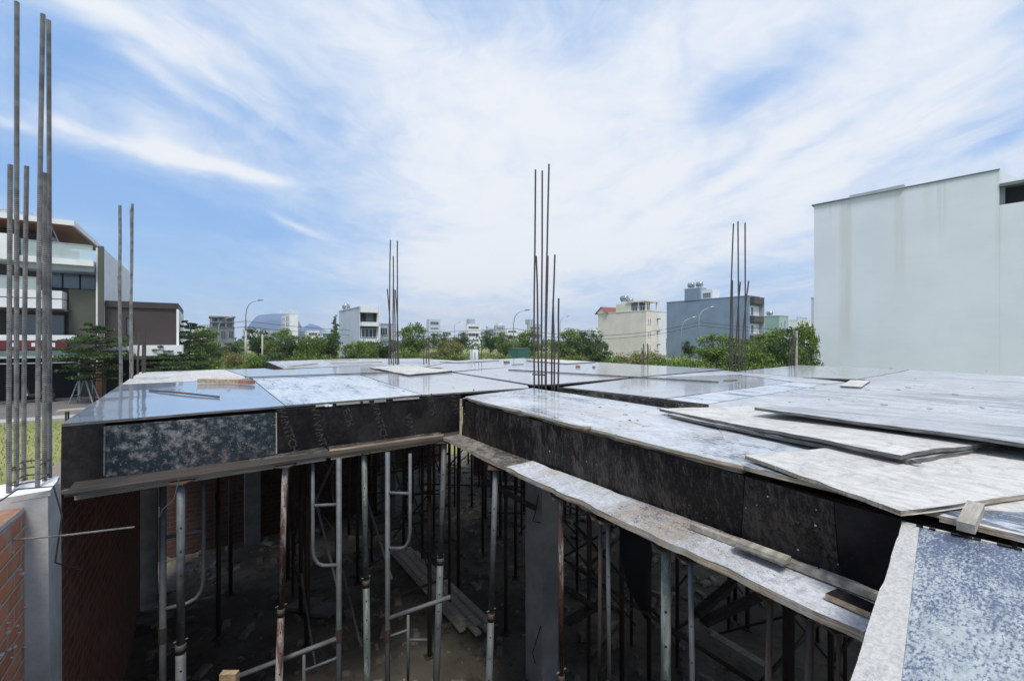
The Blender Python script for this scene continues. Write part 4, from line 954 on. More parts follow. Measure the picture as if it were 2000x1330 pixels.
# nail heads and splashes on the dark boards
rnd = random.Random(8); mb = MB()
for k in range(34):
    u = rnd.random()*.75; j = min(2, int(u/.25)); al = (u-.25*j)/.25; tt = .15+.8*rnd.random()
    ba = Bt[j].lerp(Bt[j+1], al); ta = T[j].lerp(T[j+1], al); p = Vector((ba.x, ba.y, 0)).lerp(Vector((ta.x, ta.y, 0)), tt)-iA*.003; p.z = fb+(DZ-.046-fb)*tt
    s = .0012+.0022*rnd.random()**2; mb.box8([p+iB*s*x-iA*(0.0 if yb else .002)+Vector((0,0,s*(zv+.4*rnd.random()))) for zv in (-1, 1) for (x, yb) in ((-1,0),(1,0),(1,1),(-1,1))])
mb.build('nail_heads', MT['ceramic'], fw)

# ------------------------------------------------------------------ ledge planks
def ledge(px, z, th, m, em, label, seed, nu=120, nv=4, jit=.014, name='plank'):
    pts = [G(x, y, z) for x, y in px]
    return tag(sheet_mb(pts, th, nu, nv, jit, .006, seed).build(name, [MT[m], MT[em]]), label, 'plank')
ledge([(865,853),(990,914),(1060,900),(903,846)], fb-.003, .03, 'ledge_dark', 'edge', 'dark gritty plank at the inner corner under the right wing', 21)
c1 = ledge([(985,911),(1690,1237),(1800,1180),(1040,899.5)], fb+.012, .032, 'ledge', 'edge', 'long plank crusted white along the foot of the right wing', 22, nu=260, jit=.02)
c2 = [G(x, y, fb-.026) for x, y in ((992,917),(1700,1246),(1800,1200),(1045,908))]
tag(sheet_mb(c2, .026, 260, 3, .02, 0, 23).build('plank', [MT['wood_grey'], MT['edge']]), 'raw laminated timber edge under the long white crusted plank', 'plank')
def batten(px0, px1, z, w, h, m, label, name='batten', z1=None):
    mb = MB(); mb.beam(G(*px0, z), G(*px1, z if z1 is None else z1), w, h)
    return tag(mb.build(name, MT[m]), label, 'batten')
batten((1350,1026),(1745,1176), fb+.03, .028, .026, 'wood_grey', 'long thin batten lying along the white crusted plank')
batten((1442,1058),(1540,1094), fb+.066, .05, .018, 'wood_grey', 'short upper offcut of timber resting on the long thin batten')
batten((1438,1060),(1536,1098), fb+.046, .05, .018, 'wood_grey', 'short lower offcut beneath the upper one by the dark board')
mb = MB(); mb.prism([G(x, y, fb+.035) for x, y in ((1612,1158),(1700,1196),(1720,1183),(1636,1148))], .02, 0, 1); tag(mb.build('plywood_offcut', [MT['film_dark'], MT['wood']]), 'small black filmed offcut on the white crusted plank end', 'board')
# left ledge
lz = fb-.002
tag(sheet_mb([G(112,959,lz-.056), G(640,878,lz), G(640,878,lz)+iB*.36, G(112,959,lz-.056)+iB*.36], .022, 160, 3, .014, .004, 31).build('plank', [MT['ledge_dark'], MT['edge_dark']]), 'dark dusty plank under the mottled black front board', 'plank')
tag(sheet_mb([G(642,878,lz), G(868,847,lz), G(868,847,lz)+iB*.2, G(642,878,lz)+iB*.36], .022, 120, 3, .014, .004, 32).build('plank', [MT['ledge_dark'], MT['wood']]), 'dark dusty plank under the printed black front board', 'plank')
mb = MB(); mb.beam(G(148,970,lz-.10), G(636,894,lz-.05), .05, .030); tag(mb.build('batten', MT['wood_pale']), 'pale long batten nailed under the left ledge by the column', 'batten')
mb = MB(); mb.beam(G(645,894,lz-.05), G(868,859,lz-.05), .05, .022); tag(mb.build('batten', MT['wood']), 'yellowish batten under the ledge near the inner corner', 'batten')

# ------------------------------------------------------------------ loose sheets on the deck
def loose(pts, th, m, em, label, seed, jit=.01, zj=.01, nu=120, nv=60, sag=0, name='plywood_sheet'):
    return tag(sheet_mb(pts, th, nu, nv, jit, zj, seed, sag=sag).build(name, [MT[m], MT[em]]), label, 'board')
# S1 big upper sheet on the right
z = DZ+.105
s1a = G(1473,795,z); s1b = G(2000,868,z); dS = (s1b-s1a).normalized(); pS = Vector((-dS.y, dS.x, 0))
loose([s1a, s1a+dS*3.3, s1a+dS*3.3+pS*1.25, s1a+pS*1.25+dS*.1-Vector((0,0,.06))], .018, 'pale2', 'edge_dark', 'large uppermost streaky grey sheet at the right edge of the photo', 41, sag=-.01)
# S2 pair below
z2 = DZ+.07
a_, b_ = G(1287,800,z2-.03), G(1760,890,z2); dS = (b_-a_); c_ = G(1905,868,z2)
d2 = (c_-b_).normalized()
loose([a_, b_, b_+d2*1.25, a_+d2*1.22-Vector((0,0,.02))], .018, 'pale', 'edge_dark', 'pale weathered sheet with a splintered corner under the large upper sheet', 42, jit=.02)
a2, b2 = G(1303,809,z2-.04), G(1772,899,z2-.024)
loose([a2, b2, b2+d2*1.2, a2+d2*1.15], .018, 'pale2', 'edge_dark', 'second sheet just beneath the splintered pale sheet', 43, jit=.012)
# S3
z3 = DZ+.026
a3 = G(1452,890,DZ+.022); b3 = G(1762,1000,z3); c3 = G(1900,980,z3); 
d3 = (c3-b3).normalized()
loose([a3, b3, b3+d3*1.9, a3+d3*1.3], .016, 'pale', 'edge', 'broad dusty cream sheet overhanging the black edge board', 44, jit=.03, zj=.016)
# S4
a4 = G(1832,1000,DZ+.004); b4 = G(2000,1040,DZ+.004); e4_ = (b4-a4).normalized(); p4 = Vector((-e4_.y, e4_.x, 0))
loose([a4-iA*.02, a4+e4_*1.2-iA*.02, a4+e4_*1.2+p4*.7, a4+p4*.7], .02, 'pale', 'edge', 'lower dusty sheet end showing below the cream sheet at the right', 45, jit=.02)
# wood block
mb = MB(); p = G(1906,988,DZ+.05); q = G(1886,1030,DZ+.035); mb.beam(p, q, .036, .026); tag(mb.build('timber_block', MT['wood_grey']), 'short nailed timber block bridging to the blue speckled board', 'block')
# S5 near board
zb = 3.38
p0 = G(1760,1020,zb); p1 = G(2000,1075,zb); dd = (p1-p0).normalized(); pp = Vector((dd.y, -dd.x, 0))
pp = pp if pp.dot(-p0) > 0 else -pp
q = G(1658,1330,zb); pl_ = (q-p0).normalized()
W5 = .042
r5 = thing('speckled_board', p0.lerp(p1, .5)-Vector((0,0,.02)), 'big blue and white speckled board with pale margin at the bottom right corner', 'board')
o5 = p0; 
A5 = [p0, p0+pl_*1.5, p0+pl_*1.5+dd*1.3, p0+dd*1.3]
def P5(u, v): return p0+pl_*u+dd*v
sheet_mb([P5(0,W5), P5(1.5,W5*1.8), P5(1.5,1.35), P5(0,1.35)], .02, 20, 20, 0, .004, 51).build('board_face', [MT['board'], MT['edge']], r5)
sheet_mb([P5(0,0), P5(1.5,0), P5(1.5,W5*1.8-.0005), P5(0,W5-.0005)], .021, 260, 2, .005, 0, 52, sides='f').build('margin', [MT['board_margin'], MT['ceramic']], r5)
mb = sheet_mb([P5(-.018,-.002), P5(-.001,-.002), P5(-.001,1.35), P5(-.018,1.35)], .03, 2, 60, .004, 0, 53); mb.build('edge_batten', [MT['board_margin'], MT['wood']], r5)
mb = MB(); rnd = random.Random(4)
for k in range(26):
    v = .03+.03*k+.02*rnd.random(); mb.beam(P5(.004,v)+Vector((0,0,.003)), P5(.004,v+.012+.03*rnd.random())+Vector((0,0,.003)), .006+.006*rnd.random(), .004)
mb.build('dark_crust', MT['film_dark'], r5)
for (u, v) in ((.15,.25),(1.3,.2),(.2,1.2),(1.3,1.2)):
    mb = MB(); p = P5(u, v); mb.beam(Vector((p.x,p.y,2.3)), Vector((p.x,p.y,zb-.024)), .07, .07, up=(1,0,0)); mb.build('leg', MT['wood_grey'], r5)
# left: white sheet on the far edge of the left bay
pz = DZ+.03
loose([G(722,717,pz), G(798,732,pz-.005), G(884,724,pz), G(795,712.5,pz)], .016, 'pale', 'edge_dark', 'whitish sheet lying over the gap at the second bar cluster', 46, jit=.02, zj=.01, nu=14, nv=14)
loose([G(1028,704,DZ+.02), G(1108,709.8,DZ+.02), G(1164,706.4,DZ+.02), G(1060,700.6,DZ+.02)], .016, 'pale', 'edge_dark', 'pale sheet lying flat on the far deck edge behind the central bars', 47, nu=8, nv=8)
loose([G(858,706.5,DZ+.015), G(896,708,DZ+.015), G(976,704,DZ+.015), G(958,700.8,DZ+.015)], .012, 'pale2', 'edge_dark', 'thin grey sheet on the far deck edge by the white pier', 48, nu=8, nv=8)
loose([G(1640,754,DZ+.02), G(1682,756,DZ+.02), G(1700,744,DZ+.02), G(1662,742.5,DZ+.02)], .02, 'pale', 'edge_dark', 'small square pale offcut before the large upper sheet', 49, nu=6, nv=6, name='plywood_offcut')
batten((390,743.5),(470,745), DZ+.035, .07, .05, 'wood', 'thick tan timber lying across the blue glossy panel', 'timber', z1=DZ+.035)
_ = batten((470,745.2),(493,746.5), DZ+.034, .068, .048, 'orange', 'orange stained end piece butted to the thick tan timber', 'timber')
mb = MB(); p = G(292,762,DZ+.012); q = G(428,775,DZ+.012); mb.tube([p, p.lerp(q,.5)+Vector((0,0,.004)), q], .009, 6); tag(mb.build('steel_rod', MT['rebar']), 'dark steel rod lying on the blue glossy panel', 'rod')
batten((563,716),(619,710), DZ+.03, .05, .02, 'wood_grey', 'left short stick on the far left bay')
batten((633,704),(701,702), DZ+.03, .05, .02, 'wood', 'farthest stick along the edge of the far left bay')
batten((645,709.5),(746,707), DZ+.03, .05, .02, 'wood_grey', 'longer stick between the other two on the far left bay')
batten((994,722),(1403,746), DZ+.012, .035, .016, 'edge_dark', 'very long dark strip crossing the gap right of the central bars')
batten((1415,743),(1438,742), DZ+.012, .04, .012, 'edge_dark', 'short dark strip right of the very long strip')
batten((1000,712),(1022,711), DZ+.012, .04, .012, 'edge_dark', 'small dark scrap left of the central bars on the far deck')
batten((1568,737.3),(1690,741.8), DZ+.008, .02, .008, 'edge_dark', 'thin dark lath along the pale panel seam before the white wall')
def rubble(px, py, z, s, m, label, n=1, seed=0):
    rnd = random.Random(seed); p = G(px, py, z); mb = MB()
    for k in range(n):
        c = p+Vector(((rnd.random()-.5)*s*1.5*(n > 1), (rnd.random()-.5)*s*1.5*(n > 1), 0)); q = s*(.6+.4*rnd.random())
        mb.box8([c+Vector((x*q*(.8+.4*rnd.random()), y*q*(.7+.4*rnd.random()), zz*q*(.5+.2*rnd.random()))) for zz in (0, 1) for (x, y) in ((-.5,-.5),(.5,-.5),(.5,.5),(-.5,.5))])
    tag(mb.build('rubble', MT[m]), label, 'rubble')
rubble(1133, 718, DZ, .08, 'orange', 'broken clay brick bit on the middle deck bay', 2, 1)
rubble(986, 709, DZ, .12, 'edge_dark', 'dark scraps left of the central bars on the far deck', 2, 2)
rubble(1160, 718.5, DZ, .07, 'edge_dark', 'small dark scrap right of the clay brick bit', 1, 3)
rubble(642, 793, DZ, .03, 'ceramic', 'white mortar dab on the front edge of the left bay', 3, 4)
rubble(925, 762, DZ, .02, 'edge_dark', 'tiny chip on the near corner of the right wing', 1, 6)
rubble(1147, 836, DZ, .025, 'wood', 'yellow sawdust crumb on the chipped edge of the right wing', 4, 7)
rubble(1790, 904, DZ+.04, .02, 'edge_dark', 'wood splinters below the splintered corner', 3, 9)

rnd = random.Random(91); mb = MB()
for k in range(420):
    px = rnd.uniform(250, 1950); py = 708+rnd.random()**1.6*(150 if px > 900 else 60)
    if py < HY+45+12*abs(px-1000)/1000: continue
    p = G(px, py, DZ+.004); a_q, b_q = to_ab(p)
    if b_q < 4.1 and a_q < 2.2 or (b_q > 3.8 and b_q < 4.3): continue
    s_ = .002+.0055*rnd.random()**3; t = rnd.random()*6; ex = Vector((math.cos(t), math.sin(t), 0))*s_*(1+4*rnd.random()**2); ey = Vector((-math.sin(t), math.cos(t), 0))*s_; z_ = Vector((0,0,s_*.6))
    mb.box8([p-ex-ey, p+ex-ey, p+ex+ey, p-ex+ey, p-ex-ey*.6+z_, p+ex*.8-ey+z_, p+ex+ey*.7+z_, p-ex*.7+ey+z_], rnd.randrange(3))
tag(mb.build('deck_litter', [MT['edge_dark'], MT['wood_grey'], MT['wood_dark']]), 'crumbs, splinters and sawdust strewn over the deck panels', 'litter', kind='stuff')

# ------------------------------------------------------------------ column starter bars
_bars = {}
def bar_mesh(L, r, ribs, curve=(0, 0)):
    key = (round(L, 2), r, ribs, curve)
    mb = MB(); pts = []; rs = []
    if ribs:
        z = 0; k = 0
        while z < L:
            f = 1-z/L; pts.append(Vector((curve[0]*(z/L)**2, curve[1]*(z/L)**2, z))); rs.append(r*(1.0 if k % 2 else 1.32)); z += .0055; k += 1
    else:
        for k in range(7): u = k/6; w_ = .003*math.sin(u*9+L*7); pts.append(Vector((curve[0]*u*u+w_*(u < 1), curve[1]*u*u+w_, u*L))); rs.append(r)
    mb.tube(pts, rs, 7); return mb
def bars(specs, r, cat_label, name_group, ribs=False, m='rebar', stir=None, zb=DZ, unique=None, upper='rebar'):
    """specs: (px base, py base, px top, py top)"""
    out = []
    for i, (xb, yb, xt, yt) in enumerate(specs):
        p = G(xb, yb, zb) if not isinstance(yb, Vector) else yb
        top = D(xt, yt, p.y); o = p-Vector((0,0,.3)); rb = random.Random(int(xb*13+xt)); c = (top.x-p.x, rb.uniform(-.05,.05)*max(0, (p.y-3)/4))
        mb = bar_mesh(top.z-p.z+.3, r, ribs, c); mb.v = [v+o for v in mb.v]
        ob = mb.build('rebar', MT[m], loc=p); tag(ob, unique[i] if unique else cat_label, 'rebar', name_group); out.append(ob)
    return out
near = [(17,971,20,320),(32,961,33,5),(46,949,52,325),(73,961,84,27),(87,951,87,337),(97,945,95,40)]
bars(near, .0088, '', 'tall ribbed bars on the near white column', ribs=True, zb=3.13, m='rebar_dusty', unique=[
 'leftmost short ribbed bar on the near white column', 'tallest ribbed bar, second from left on the near column', 'short ribbed bar third from left on the near column',
 'tall ribbed bar leaning right, fourth on the near column', 'short ribbed bar between two tall ones on the near column', 'tall ribbed bar rightmost on the near column'])
bars([(1043,757,1046,331),(1052,755,1047,501),(1058,754,1059,334),(1065,757.5,1072,322),(1066,754,1070,500),(1077,754.5,1084,497),(1083,757,1080,585),(1090.5,758,1091,583)], .0105, '', 'starter bars of the central column', unique=[
 'leftmost tall bar of the central cluster', 'short bar beside the leftmost tall bar of the central cluster', 'middle tall bar of the central cluster', 'tallest bar of the central cluster, leaning right',
 'half height bar crossing behind the tallest central bar', 'half height bar right of the tallest central bar', 'low bar, second from right in the central cluster', 'lowest rightmost bar of the central cluster'])
bars([(760,712,761,468),(764.5,711,758,565),(768,713,767,500),(772.5,711,771,566),(776,712.5,776,470),(779,711,773.5,567)], .014, '', 'starter bars of the second column', unique=[
 'leftmost tall bar of the second cluster over the whitish sheet', 'short left bar of the second cluster', 'third bar of the second cluster, mid height', 'short middle bar of the second cluster', 'tall bar on the right of the second cluster', 'short rightmost bar of the second cluster'])
Yr = 7.75
bars([(x, Vector(((x-1000)/F*Yr, Yr+dy, DZ-.3)), xt, yt) for (x, dy, xt, yt) in ((1430,0,1429,548),(1436,.2,1433,437),(1443,0,1443,432),(1447,.2,1444,551),(1456,0,1456,435),(1458,.2,1461,549))], .0125, '', 'starter bars of the right column', zb=DZ-.3, unique=[
 'short leftmost bar of the right cluster before the blue-grey block', 'tall left bar of the right cluster', 'tallest middle bar of the right cluster', 'short middle bar of the right cluster', 'tall right bar of the right cluster', 'short rightmost bar of the right cluster'])
bars([(235,748,230,400),(255,737,257,398),(257,740,260,410),(236,750,232.5,540)], .017, '', 'bars at the left deck corner', unique=['tall bar before the white villa side wall', 'tallest bar before the brown block', 'tall bar doubled with the tallest one before the brown block', 'shorter bar lapped to the one before the villa side wall'], m='rebar_dusty')
bars([(269,731,269,650),(279,729,279.5,648),(284,728,285,646)], .014, '', 'low bars at the left deck corner', unique=['low bar leftmost of three before the white canopy', 'low bar in the middle of three before the white canopy', 'low bar rightmost of three before the white canopy'])
bars([(828,712,828,655),(833,710,833,662),(838,712,838,658)], .012, '', 'faint low bars behind the second cluster', unique=['left low bar behind the whitish sheet', 'middle low bar behind the whitish sheet', 'right low bar behind the whitish sheet'])
bars([(1254,712,1255,680),(1258,711,1258,672),(1265,712,1265,671)], .012, '', 'low bars on the far right of the middle bay', unique=['left low bar before the cream building', 'middle low bar before the cream building', 'right low bar before the cream building'])
bars([(1541,715,1540,655),(1546,716,1546,656),(1551,715,1551,658)], .012, '', 'low bars by the white wall', unique=['left low bar by the pale stake near the white wall', 'middle low bar by the pale stake near the white wall', 'right low bar by the pale stake near the white wall'])
p = G(1555,714,DZ); mb = MB(); mb.beam(p-Vector((0,0,.3)), D(1555,646,p.y), .045, .045, up=(1,0,0)); tag(mb.build('stake', MT['wood_grey']), 'pale wooden stake near the tall white wall', 'stake')
p = G(926,702.5,DZ); mb = MB(); mb.bab(*[q for q in (to_ab(p)[0]-.09, to_ab(p)[0]+.09, to_ab(p)[1]-.09, to_ab(p)[1]+.09)], DZ, DZ+.28); tag(mb.build('concrete_stub', MT['white']), 'small white stub pier on the far deck edge', 'pier')
bars([(928,704,928,688),(935,704,935,686),(941,702.5,941,680)], .011, '', 'bars by the white stub pier', unique=['bar against the white stub pier', 'bar right of the white stub pier', 'farthest right bar by the white stub pier'])
# stirrups on near bars and small cross bar at the centre cluster
mb = MB(); p = G(1040,731,DZ+.12); q = G(1066,732.5,DZ+.12); mb.tube([p, q], .009, 6); tag(mb.build('stirrup', MT['rebar']), 'short cross bar tied low on the central cluster', 'rebar')
for k, z in enumerate((3.19, 3.27)):
    c_ = [G(x, y, 3.13) for x, y in ((17,971),(32,961),(46,949),(97,945),(87,951),(73,961))]
    q_ = [Vector((c_[i].x, c_[i].y, z)) for i in (0, 2, 3, 5, 0)]; mb = MB(); mb.tube(q_, .004, 6); tag(mb.build('stirrup', MT['rebar']), ('lower' if k == 0 else 'upper')+' thin tie ring low around the near bar cluster', 'rebar')
# ------------------------------------------------------------------ near column and brick walls
ca, cb = -.678, 3.3
col = thing('concrete_column', ab(ca-.12, cb+.12, 0), 'near white concrete column under the tall ribbed bars', 'column')
mb = MB()
def rough_col(a0, a1, b0, b1, z0, z1, mat_, nm, par):
    mb = MB(); nz = 24; ring = []
    for k in range(nz+1):
        z = z0+(z1-z0)*k/nz
        for (a, b) in ((a0,b0),((a0+a1)/2,b0),(a1,b0),(a1,(b0+b1)/2),(a1,b1),((a0+a1)/2,b1),(a0,b1),(a0,(b0+b1)/2)):
            j = .006; p = ab(a, b, z); p += Vector((mn.noise(p*3), mn.noise(p*3+Vector((9,0,0))), 0))*j
            if k == nz: p.z += .03*mn.noise(p*14)
            ring.append(p)
    fs = []
    for k in range(nz):
        for i in range(8): fs.append((k*8+i, k*8+(i+1) % 8, k*8+8+(i+1) % 8, k*8+8+i))
    c = len(ring); ring.append(ab((a0+a1)/2, (b0+b1)/2, z1+.012)); fs += [(nz*8+i, nz*8+(i+1) % 8, c) for i in range(8)]
    mb.add(ring, fs); return mb.build(nm, mat_, par)
rough_col(ca-.26, ca, cb, cb+.25, 0, 3.13, MT['concrete'], 'shaft', col)
mb = sheet_mb([ab(ca-.27, cb-.008, 3.146), ab(ca+.01, cb-.008, 3.146), ab(ca+.01, cb+.26, 3.146), ab(ca-.27, cb+.26, 3.146)], .03, 10, 10, .03, .05, 66); mb.build('rough_top', [MT['ceramic'], MT['concrete']], col)
nb = thing('brick_wall', ab(-.86, 2.2, 0), 'sunlit orange brick wall at the lower left edge beside the near column', 'wall')
mb = MB(); mb.bab(-.95, -.765, .6, cb-.004, 0, 3.06); mb.build('bricks', MT['brick'], nb)
mb = sheet_mb([ab(-.955, .6, 3.085), ab(-.76, .6, 3.085), ab(-.76, cb-.004, 3.085), ab(-.955, cb-.004, 3.085)], .024, 8, 30, .02, .03, 61); mb.build('mortar_cap', [MT['orange'], MT['concrete']], nb)
# mortar drips down the wall face
mb = MB(); rnd = random.Random(12)
for k in range(70):
    b = 2.5+.8*rnd.random(); z = 1.6+1.45*rnd.random(); s = .004+.010*rnd.random(); p = ab(-.762, b, z)
    mb.beam(p-iA*.002, p+iB*s*2, .012+.01*rnd.random(), s*.7)
mb.build('mortar_lumps', MT['concrete'], nb)
ib = thing('brick_wall', ab(-.9, 6, 0), 'shade-darkened red brick wall receding inside beside the near column', 'wall')
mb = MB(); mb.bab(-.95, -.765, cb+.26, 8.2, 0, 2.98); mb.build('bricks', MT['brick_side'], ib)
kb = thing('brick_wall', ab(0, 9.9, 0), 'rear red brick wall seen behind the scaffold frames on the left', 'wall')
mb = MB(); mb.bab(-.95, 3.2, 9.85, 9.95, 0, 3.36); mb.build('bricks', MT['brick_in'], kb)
mb = MB(); mb.tube([ab(ca-.2, cb-.3, 3.12), ab(ca-.1, cb-.05, 3.19), ab(ca+.02, cb-.01, 3.17), ab(ca+.05, cb, 3.0), ab(ca+.02, cb+.02, 2.75), ab(ca+.1, cb+.2, 2.6)], .004, 6); tag(mb.build('cable', MT['wire']), 'thin black wire looped over the near white column top', 'wire')
p = D(-40, 1060, 2.0); q = D(262, 1029, 2.5); mb = MB(); mb.tube([p, p.lerp(q,.5)-Vector((0,0,.006)), q], .005, 6); tag(mb.build('steel_rod', MT['rebar_dusty']), 'thin light rod poking out across the near column', 'rod')

# ------------------------------------------------------------------ concrete columns below the deck
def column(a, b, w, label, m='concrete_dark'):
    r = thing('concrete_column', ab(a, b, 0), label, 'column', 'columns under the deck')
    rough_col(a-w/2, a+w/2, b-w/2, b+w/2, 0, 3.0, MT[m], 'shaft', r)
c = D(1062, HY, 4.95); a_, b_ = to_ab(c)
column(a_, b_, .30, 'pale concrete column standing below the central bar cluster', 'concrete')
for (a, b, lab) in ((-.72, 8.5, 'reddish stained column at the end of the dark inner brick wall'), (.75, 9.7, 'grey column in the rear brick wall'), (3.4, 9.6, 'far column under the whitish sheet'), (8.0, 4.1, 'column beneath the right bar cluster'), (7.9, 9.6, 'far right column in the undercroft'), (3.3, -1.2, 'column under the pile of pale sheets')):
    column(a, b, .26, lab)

# ------------------------------------------------------------------ props and scaffold frames
def prop(base, top, r, m, label, group=None, lean=(0,0), holes=True):
    o = thing('steel_prop', base, label, 'prop', group)
    b = Vector(base); t = Vector(top); h = (t-b)
    mid = b+h*.62
    mb = MB(); mb.tube([b+Vector((0,0,.01)), mid], r, 12); mb.build('outer_tube', MT[m], o, smooth=True)
    mb = MB(); mb.tube([mid, b+h*.995], r*.82, 12); mb.build('inner_tube', MT[m], o, smooth=True)
    mb = MB(); mb.tube([mid-h.normalized()*.05, mid+h.normalized()*.008], r*1.10, 12); mb.build('collar', MT['steel_dark'], o, smooth=True)
    mb = MB(); n = h.normalized()
    mb.tube([mid+n*.03-iA*.04, mid+n*.03+iA*.04], .005, 6); mb.build('pin', MT['steel'], o)
    mb = MB(); mb.box(b.x-.06, b.x+.06, b.y-.06, b.y+.06, b.z, b.z+.008); mb.build('base_plate', MT['steel_dark'], o)
    mb = MB(); mb.box(t.x-.06, t.x+.06, t.y-.06, t.y+.06, t.z-.008, t.z); mb.build('head_plate', MT['steel_dark'], o)
    if holes:
        mb = MB()
        for k in range(10):
            c = b+h*(.40+.055*k); f = Vector((-c.x, -c.y, 0)).normalized(); mb.tube([c+f*(r*(1.0 if k < 4 else .82)-.002), c+f*(r*(1.0 if k < 4 else .82)+.0012)], r*.22, 8)
        mb.build('holes', MT['dark'], o)
    return o
def prop_px(px, pyt, pxb, w, m, label, ztop=fb-.05, group='props in the front row', Y=None):
    """visible in front: px at its top, px at the frame bottom, width in photo pixels"""
    Y = Y or F*(EZ-ztop)/(pyt-HY); t = Vector(((px-1000)/F*Y, Y, ztop))
    zbm = EZ-(1330-HY)/F*Y; xb = (pxb-1000)/F*Y; k = (ztop-.02)/(ztop-zbm)
    b = Vector((t.x+(xb-t.x)*k, Y, .02)); r = w/F*Y/2
    return prop(b, t, r, m, label, group)
prop_px(353, 940, 353, 17, 'steel', 'thick bluish steel prop, leftmost under the mottled front board')
prop_px(557, 908, 545, 13, 'steel_rust', 'rusty prop spattered white with bolt holes')
prop_px(711, 882, 718, 13, 'steel_green', 'greenish prop with bolt holes between two scaffold frames')
prop_px(868, 862, 852, 13, 'steel', 'plain grey prop leaning under the inner corner')
prop_px(968, 912, 955, 13, 'steel', 'smooth grey prop left of the pale column')
prop_px(1095, 968, 1096, 13, 'steel_rust', 'cement spattered prop right against the pale column')
prop_px(1301, 1062, 1300, 23, 'steel_green', 'thickest greenish speckled prop under the white crusted plank')
prop_px(1173, 1005, 1170, 9, 'steel_dark', 'dark rusty prop, left of a touching pair under the crusted plank')
prop_px(1187, 1012, 1190, 10, 'steel', 'grey prop, right of a touching pair under the crusted plank')
prop_px(1348, 1085, 1352, 12, 'steel', 'grey prop with holes right of the thickest prop')
prop_px(1505, 1152, 1500, 14, 'steel_dark', 'dark prop between the thickest prop and the speckled board')
prop_px(1583, 1188, 1580, 17, 'steel_dark', 'rightmost wide dark prop under the crusted plank')
prop_px(1640, 1215, 1636, 10, 'steel_dark', 'thin dark prop half hidden by the speckled board')

def frame(p, q, zt, label, group='scaffold frames', m='steel', r=.021, goal=True):
    """welded scaffold frame standing between points p and q (xy), legs up to zt"""
    p = Vector((p[0], p[1], 0)); q = Vector((q[0], q[1], 0)); e = q-p; L = e.length; e.normalize()
    o = thing('scaffold', p.lerp(q, .5), label, 'scaffold', group); Z = lambda v, z: v+Vector((0,0,z))
    for s in (p, q): mb = MB(); mb.tube([Z(s, .02), Z(s, zt)], r, 10); mb.build('leg', MT[m], o, smooth=True)
    z0 = zt-1.75
    mb = MB(); mb.tube([Z(p, z0+.85), Z(q, z0+.85)], r, 10); mb.build('main_bar', MT[m], o, smooth=True)
    mb = MB(); mb.tube([Z(p, z0-.9+.5), Z(q, z0-.9+.5)], r*.9, 8); mb.build('lower_bar', MT[m], o, smooth=True)
    mb = MB(); s = p+e*.33*L; mb.tube([Z(s, z0+.02+.2), Z(s, z0+.83)], r*.6, 8); mb.tube([Z(p, z0+.6), Z(s, z0+.62)], r*.6, 8); mb.tube([Z(p, z0+.25), Z(s, z0+.2)], r*.6, 8); mb.build('inner_ladder', MT[m], o, smooth=True)
    for (A_, d_) in ((p, 1), (q, -1)):
        x = e*d_*.30*min(1, L/.9)
        mb = MB(); mb.tube([Z(A_+x, zt), Z(A_+x, zt-.55), Z(A_+x*.97, zt-.62), Z(A_+x*.85, zt-.68), Z(A_+x*.6, zt-.72), Z(A_, zt-.74)], r*.8, 8); mb.tube([Z(A_, zt-.30), Z(A_+x, zt-.29)], r*.7, 8); mb.build('bent_tube', MT[m], o, smooth=True)
    for s in (p, q): mb = MB(); mb.tube([Z(s, z0+.80), Z(s, z0+.9)], r*1.2, 8); mb.build('coupler', MT['steel_dark'], o)
    return o
def at(px, Y): return ((px-1000)/F*Y, Y)
Yf = 3.6
fA = at(662, 3.65); fB = at(318, 3.35)
def bent(px1, Y1, px2, Y2, zt, lab):
    """single leg with the bent tube beside it, as a half visible frame"""
p_, q_ = Vector((*at(317, 3.1), 0)), Vector((*at(395, 3.25), 0))
def half_frame(px1, px2, Y1, Y2, pyr, pyc, label, low=None, m='steel', zt=2.97):
    """leg at px1; tube at px2 bending back to the leg. pyr rung height, pyc bend height, in photo pixels at Y1"""
    a = Vector((*at(px1, Y1), 0)); c = Vector((*at(px2, Y2), 0)); Z = lambda v, z: v+Vector((0,0,z)); zz = lambda py: EZ+(HY-py)/F*Y1
    o = thing('scaffold', a, label, 'scaffold', 'scaffold frames in the front row'); e = (c-a)
    mb = MB(); mb.tube([Z(a, .02), Z(a, zt)], .022, 10); mb.build('leg', MT[m], o, smooth=True)
    zc = zz(pyc); mb = MB(); mb.tube([Z(c, zt), Z(c, zc+.16), Z(a+e*.96, zc+.09), Z(a+e*.82, zc+.035), Z(a+e*.6, zc+.01), Z(a, zc)], .015, 8); mb.build('bent_tube', MT[m], o, smooth=True)
    mb = MB(); mb.tube([Z(a, zz(pyr)), Z(c, zz(pyr)+.01)], .014, 8); mb.build('rung', MT[m], o, smooth=True)
    mb = MB(); mb.tube([Z(a, zz(1240)-.05), Z(a, zz(1240)+.06)], .027, 8); mb.build('coupler', MT['steel_dark'], o)
    if low:
        (xe, ye, ye1, dY) = low; g = Vector((*at(xe, Y1+dY), 0)); zg = EZ+(HY-ye)/F*(Y1+dY)
        mb = MB(); mb.tube([Z(a, zz(ye1)), Z(g, zg)], .020, 10); mb.build('main_bar', MT[m], o, smooth=True)
        s = a.lerp(g, .32); zs = zz(ye1)+(zg-zz(ye1))*.32
        mb = MB(); mb.tube([Z(s, zs), Z(s, zs-.7)], .013, 8); mb.tube([Z(a, zz(ye1)-.16), Z(s, zs-.16)], .011, 8); mb.tube([Z(s, zs-.25), Z(a.lerp(g,.62), zs-.27)], .012, 8); mb.build('inner_ladder', MT[m], o, smooth=True)
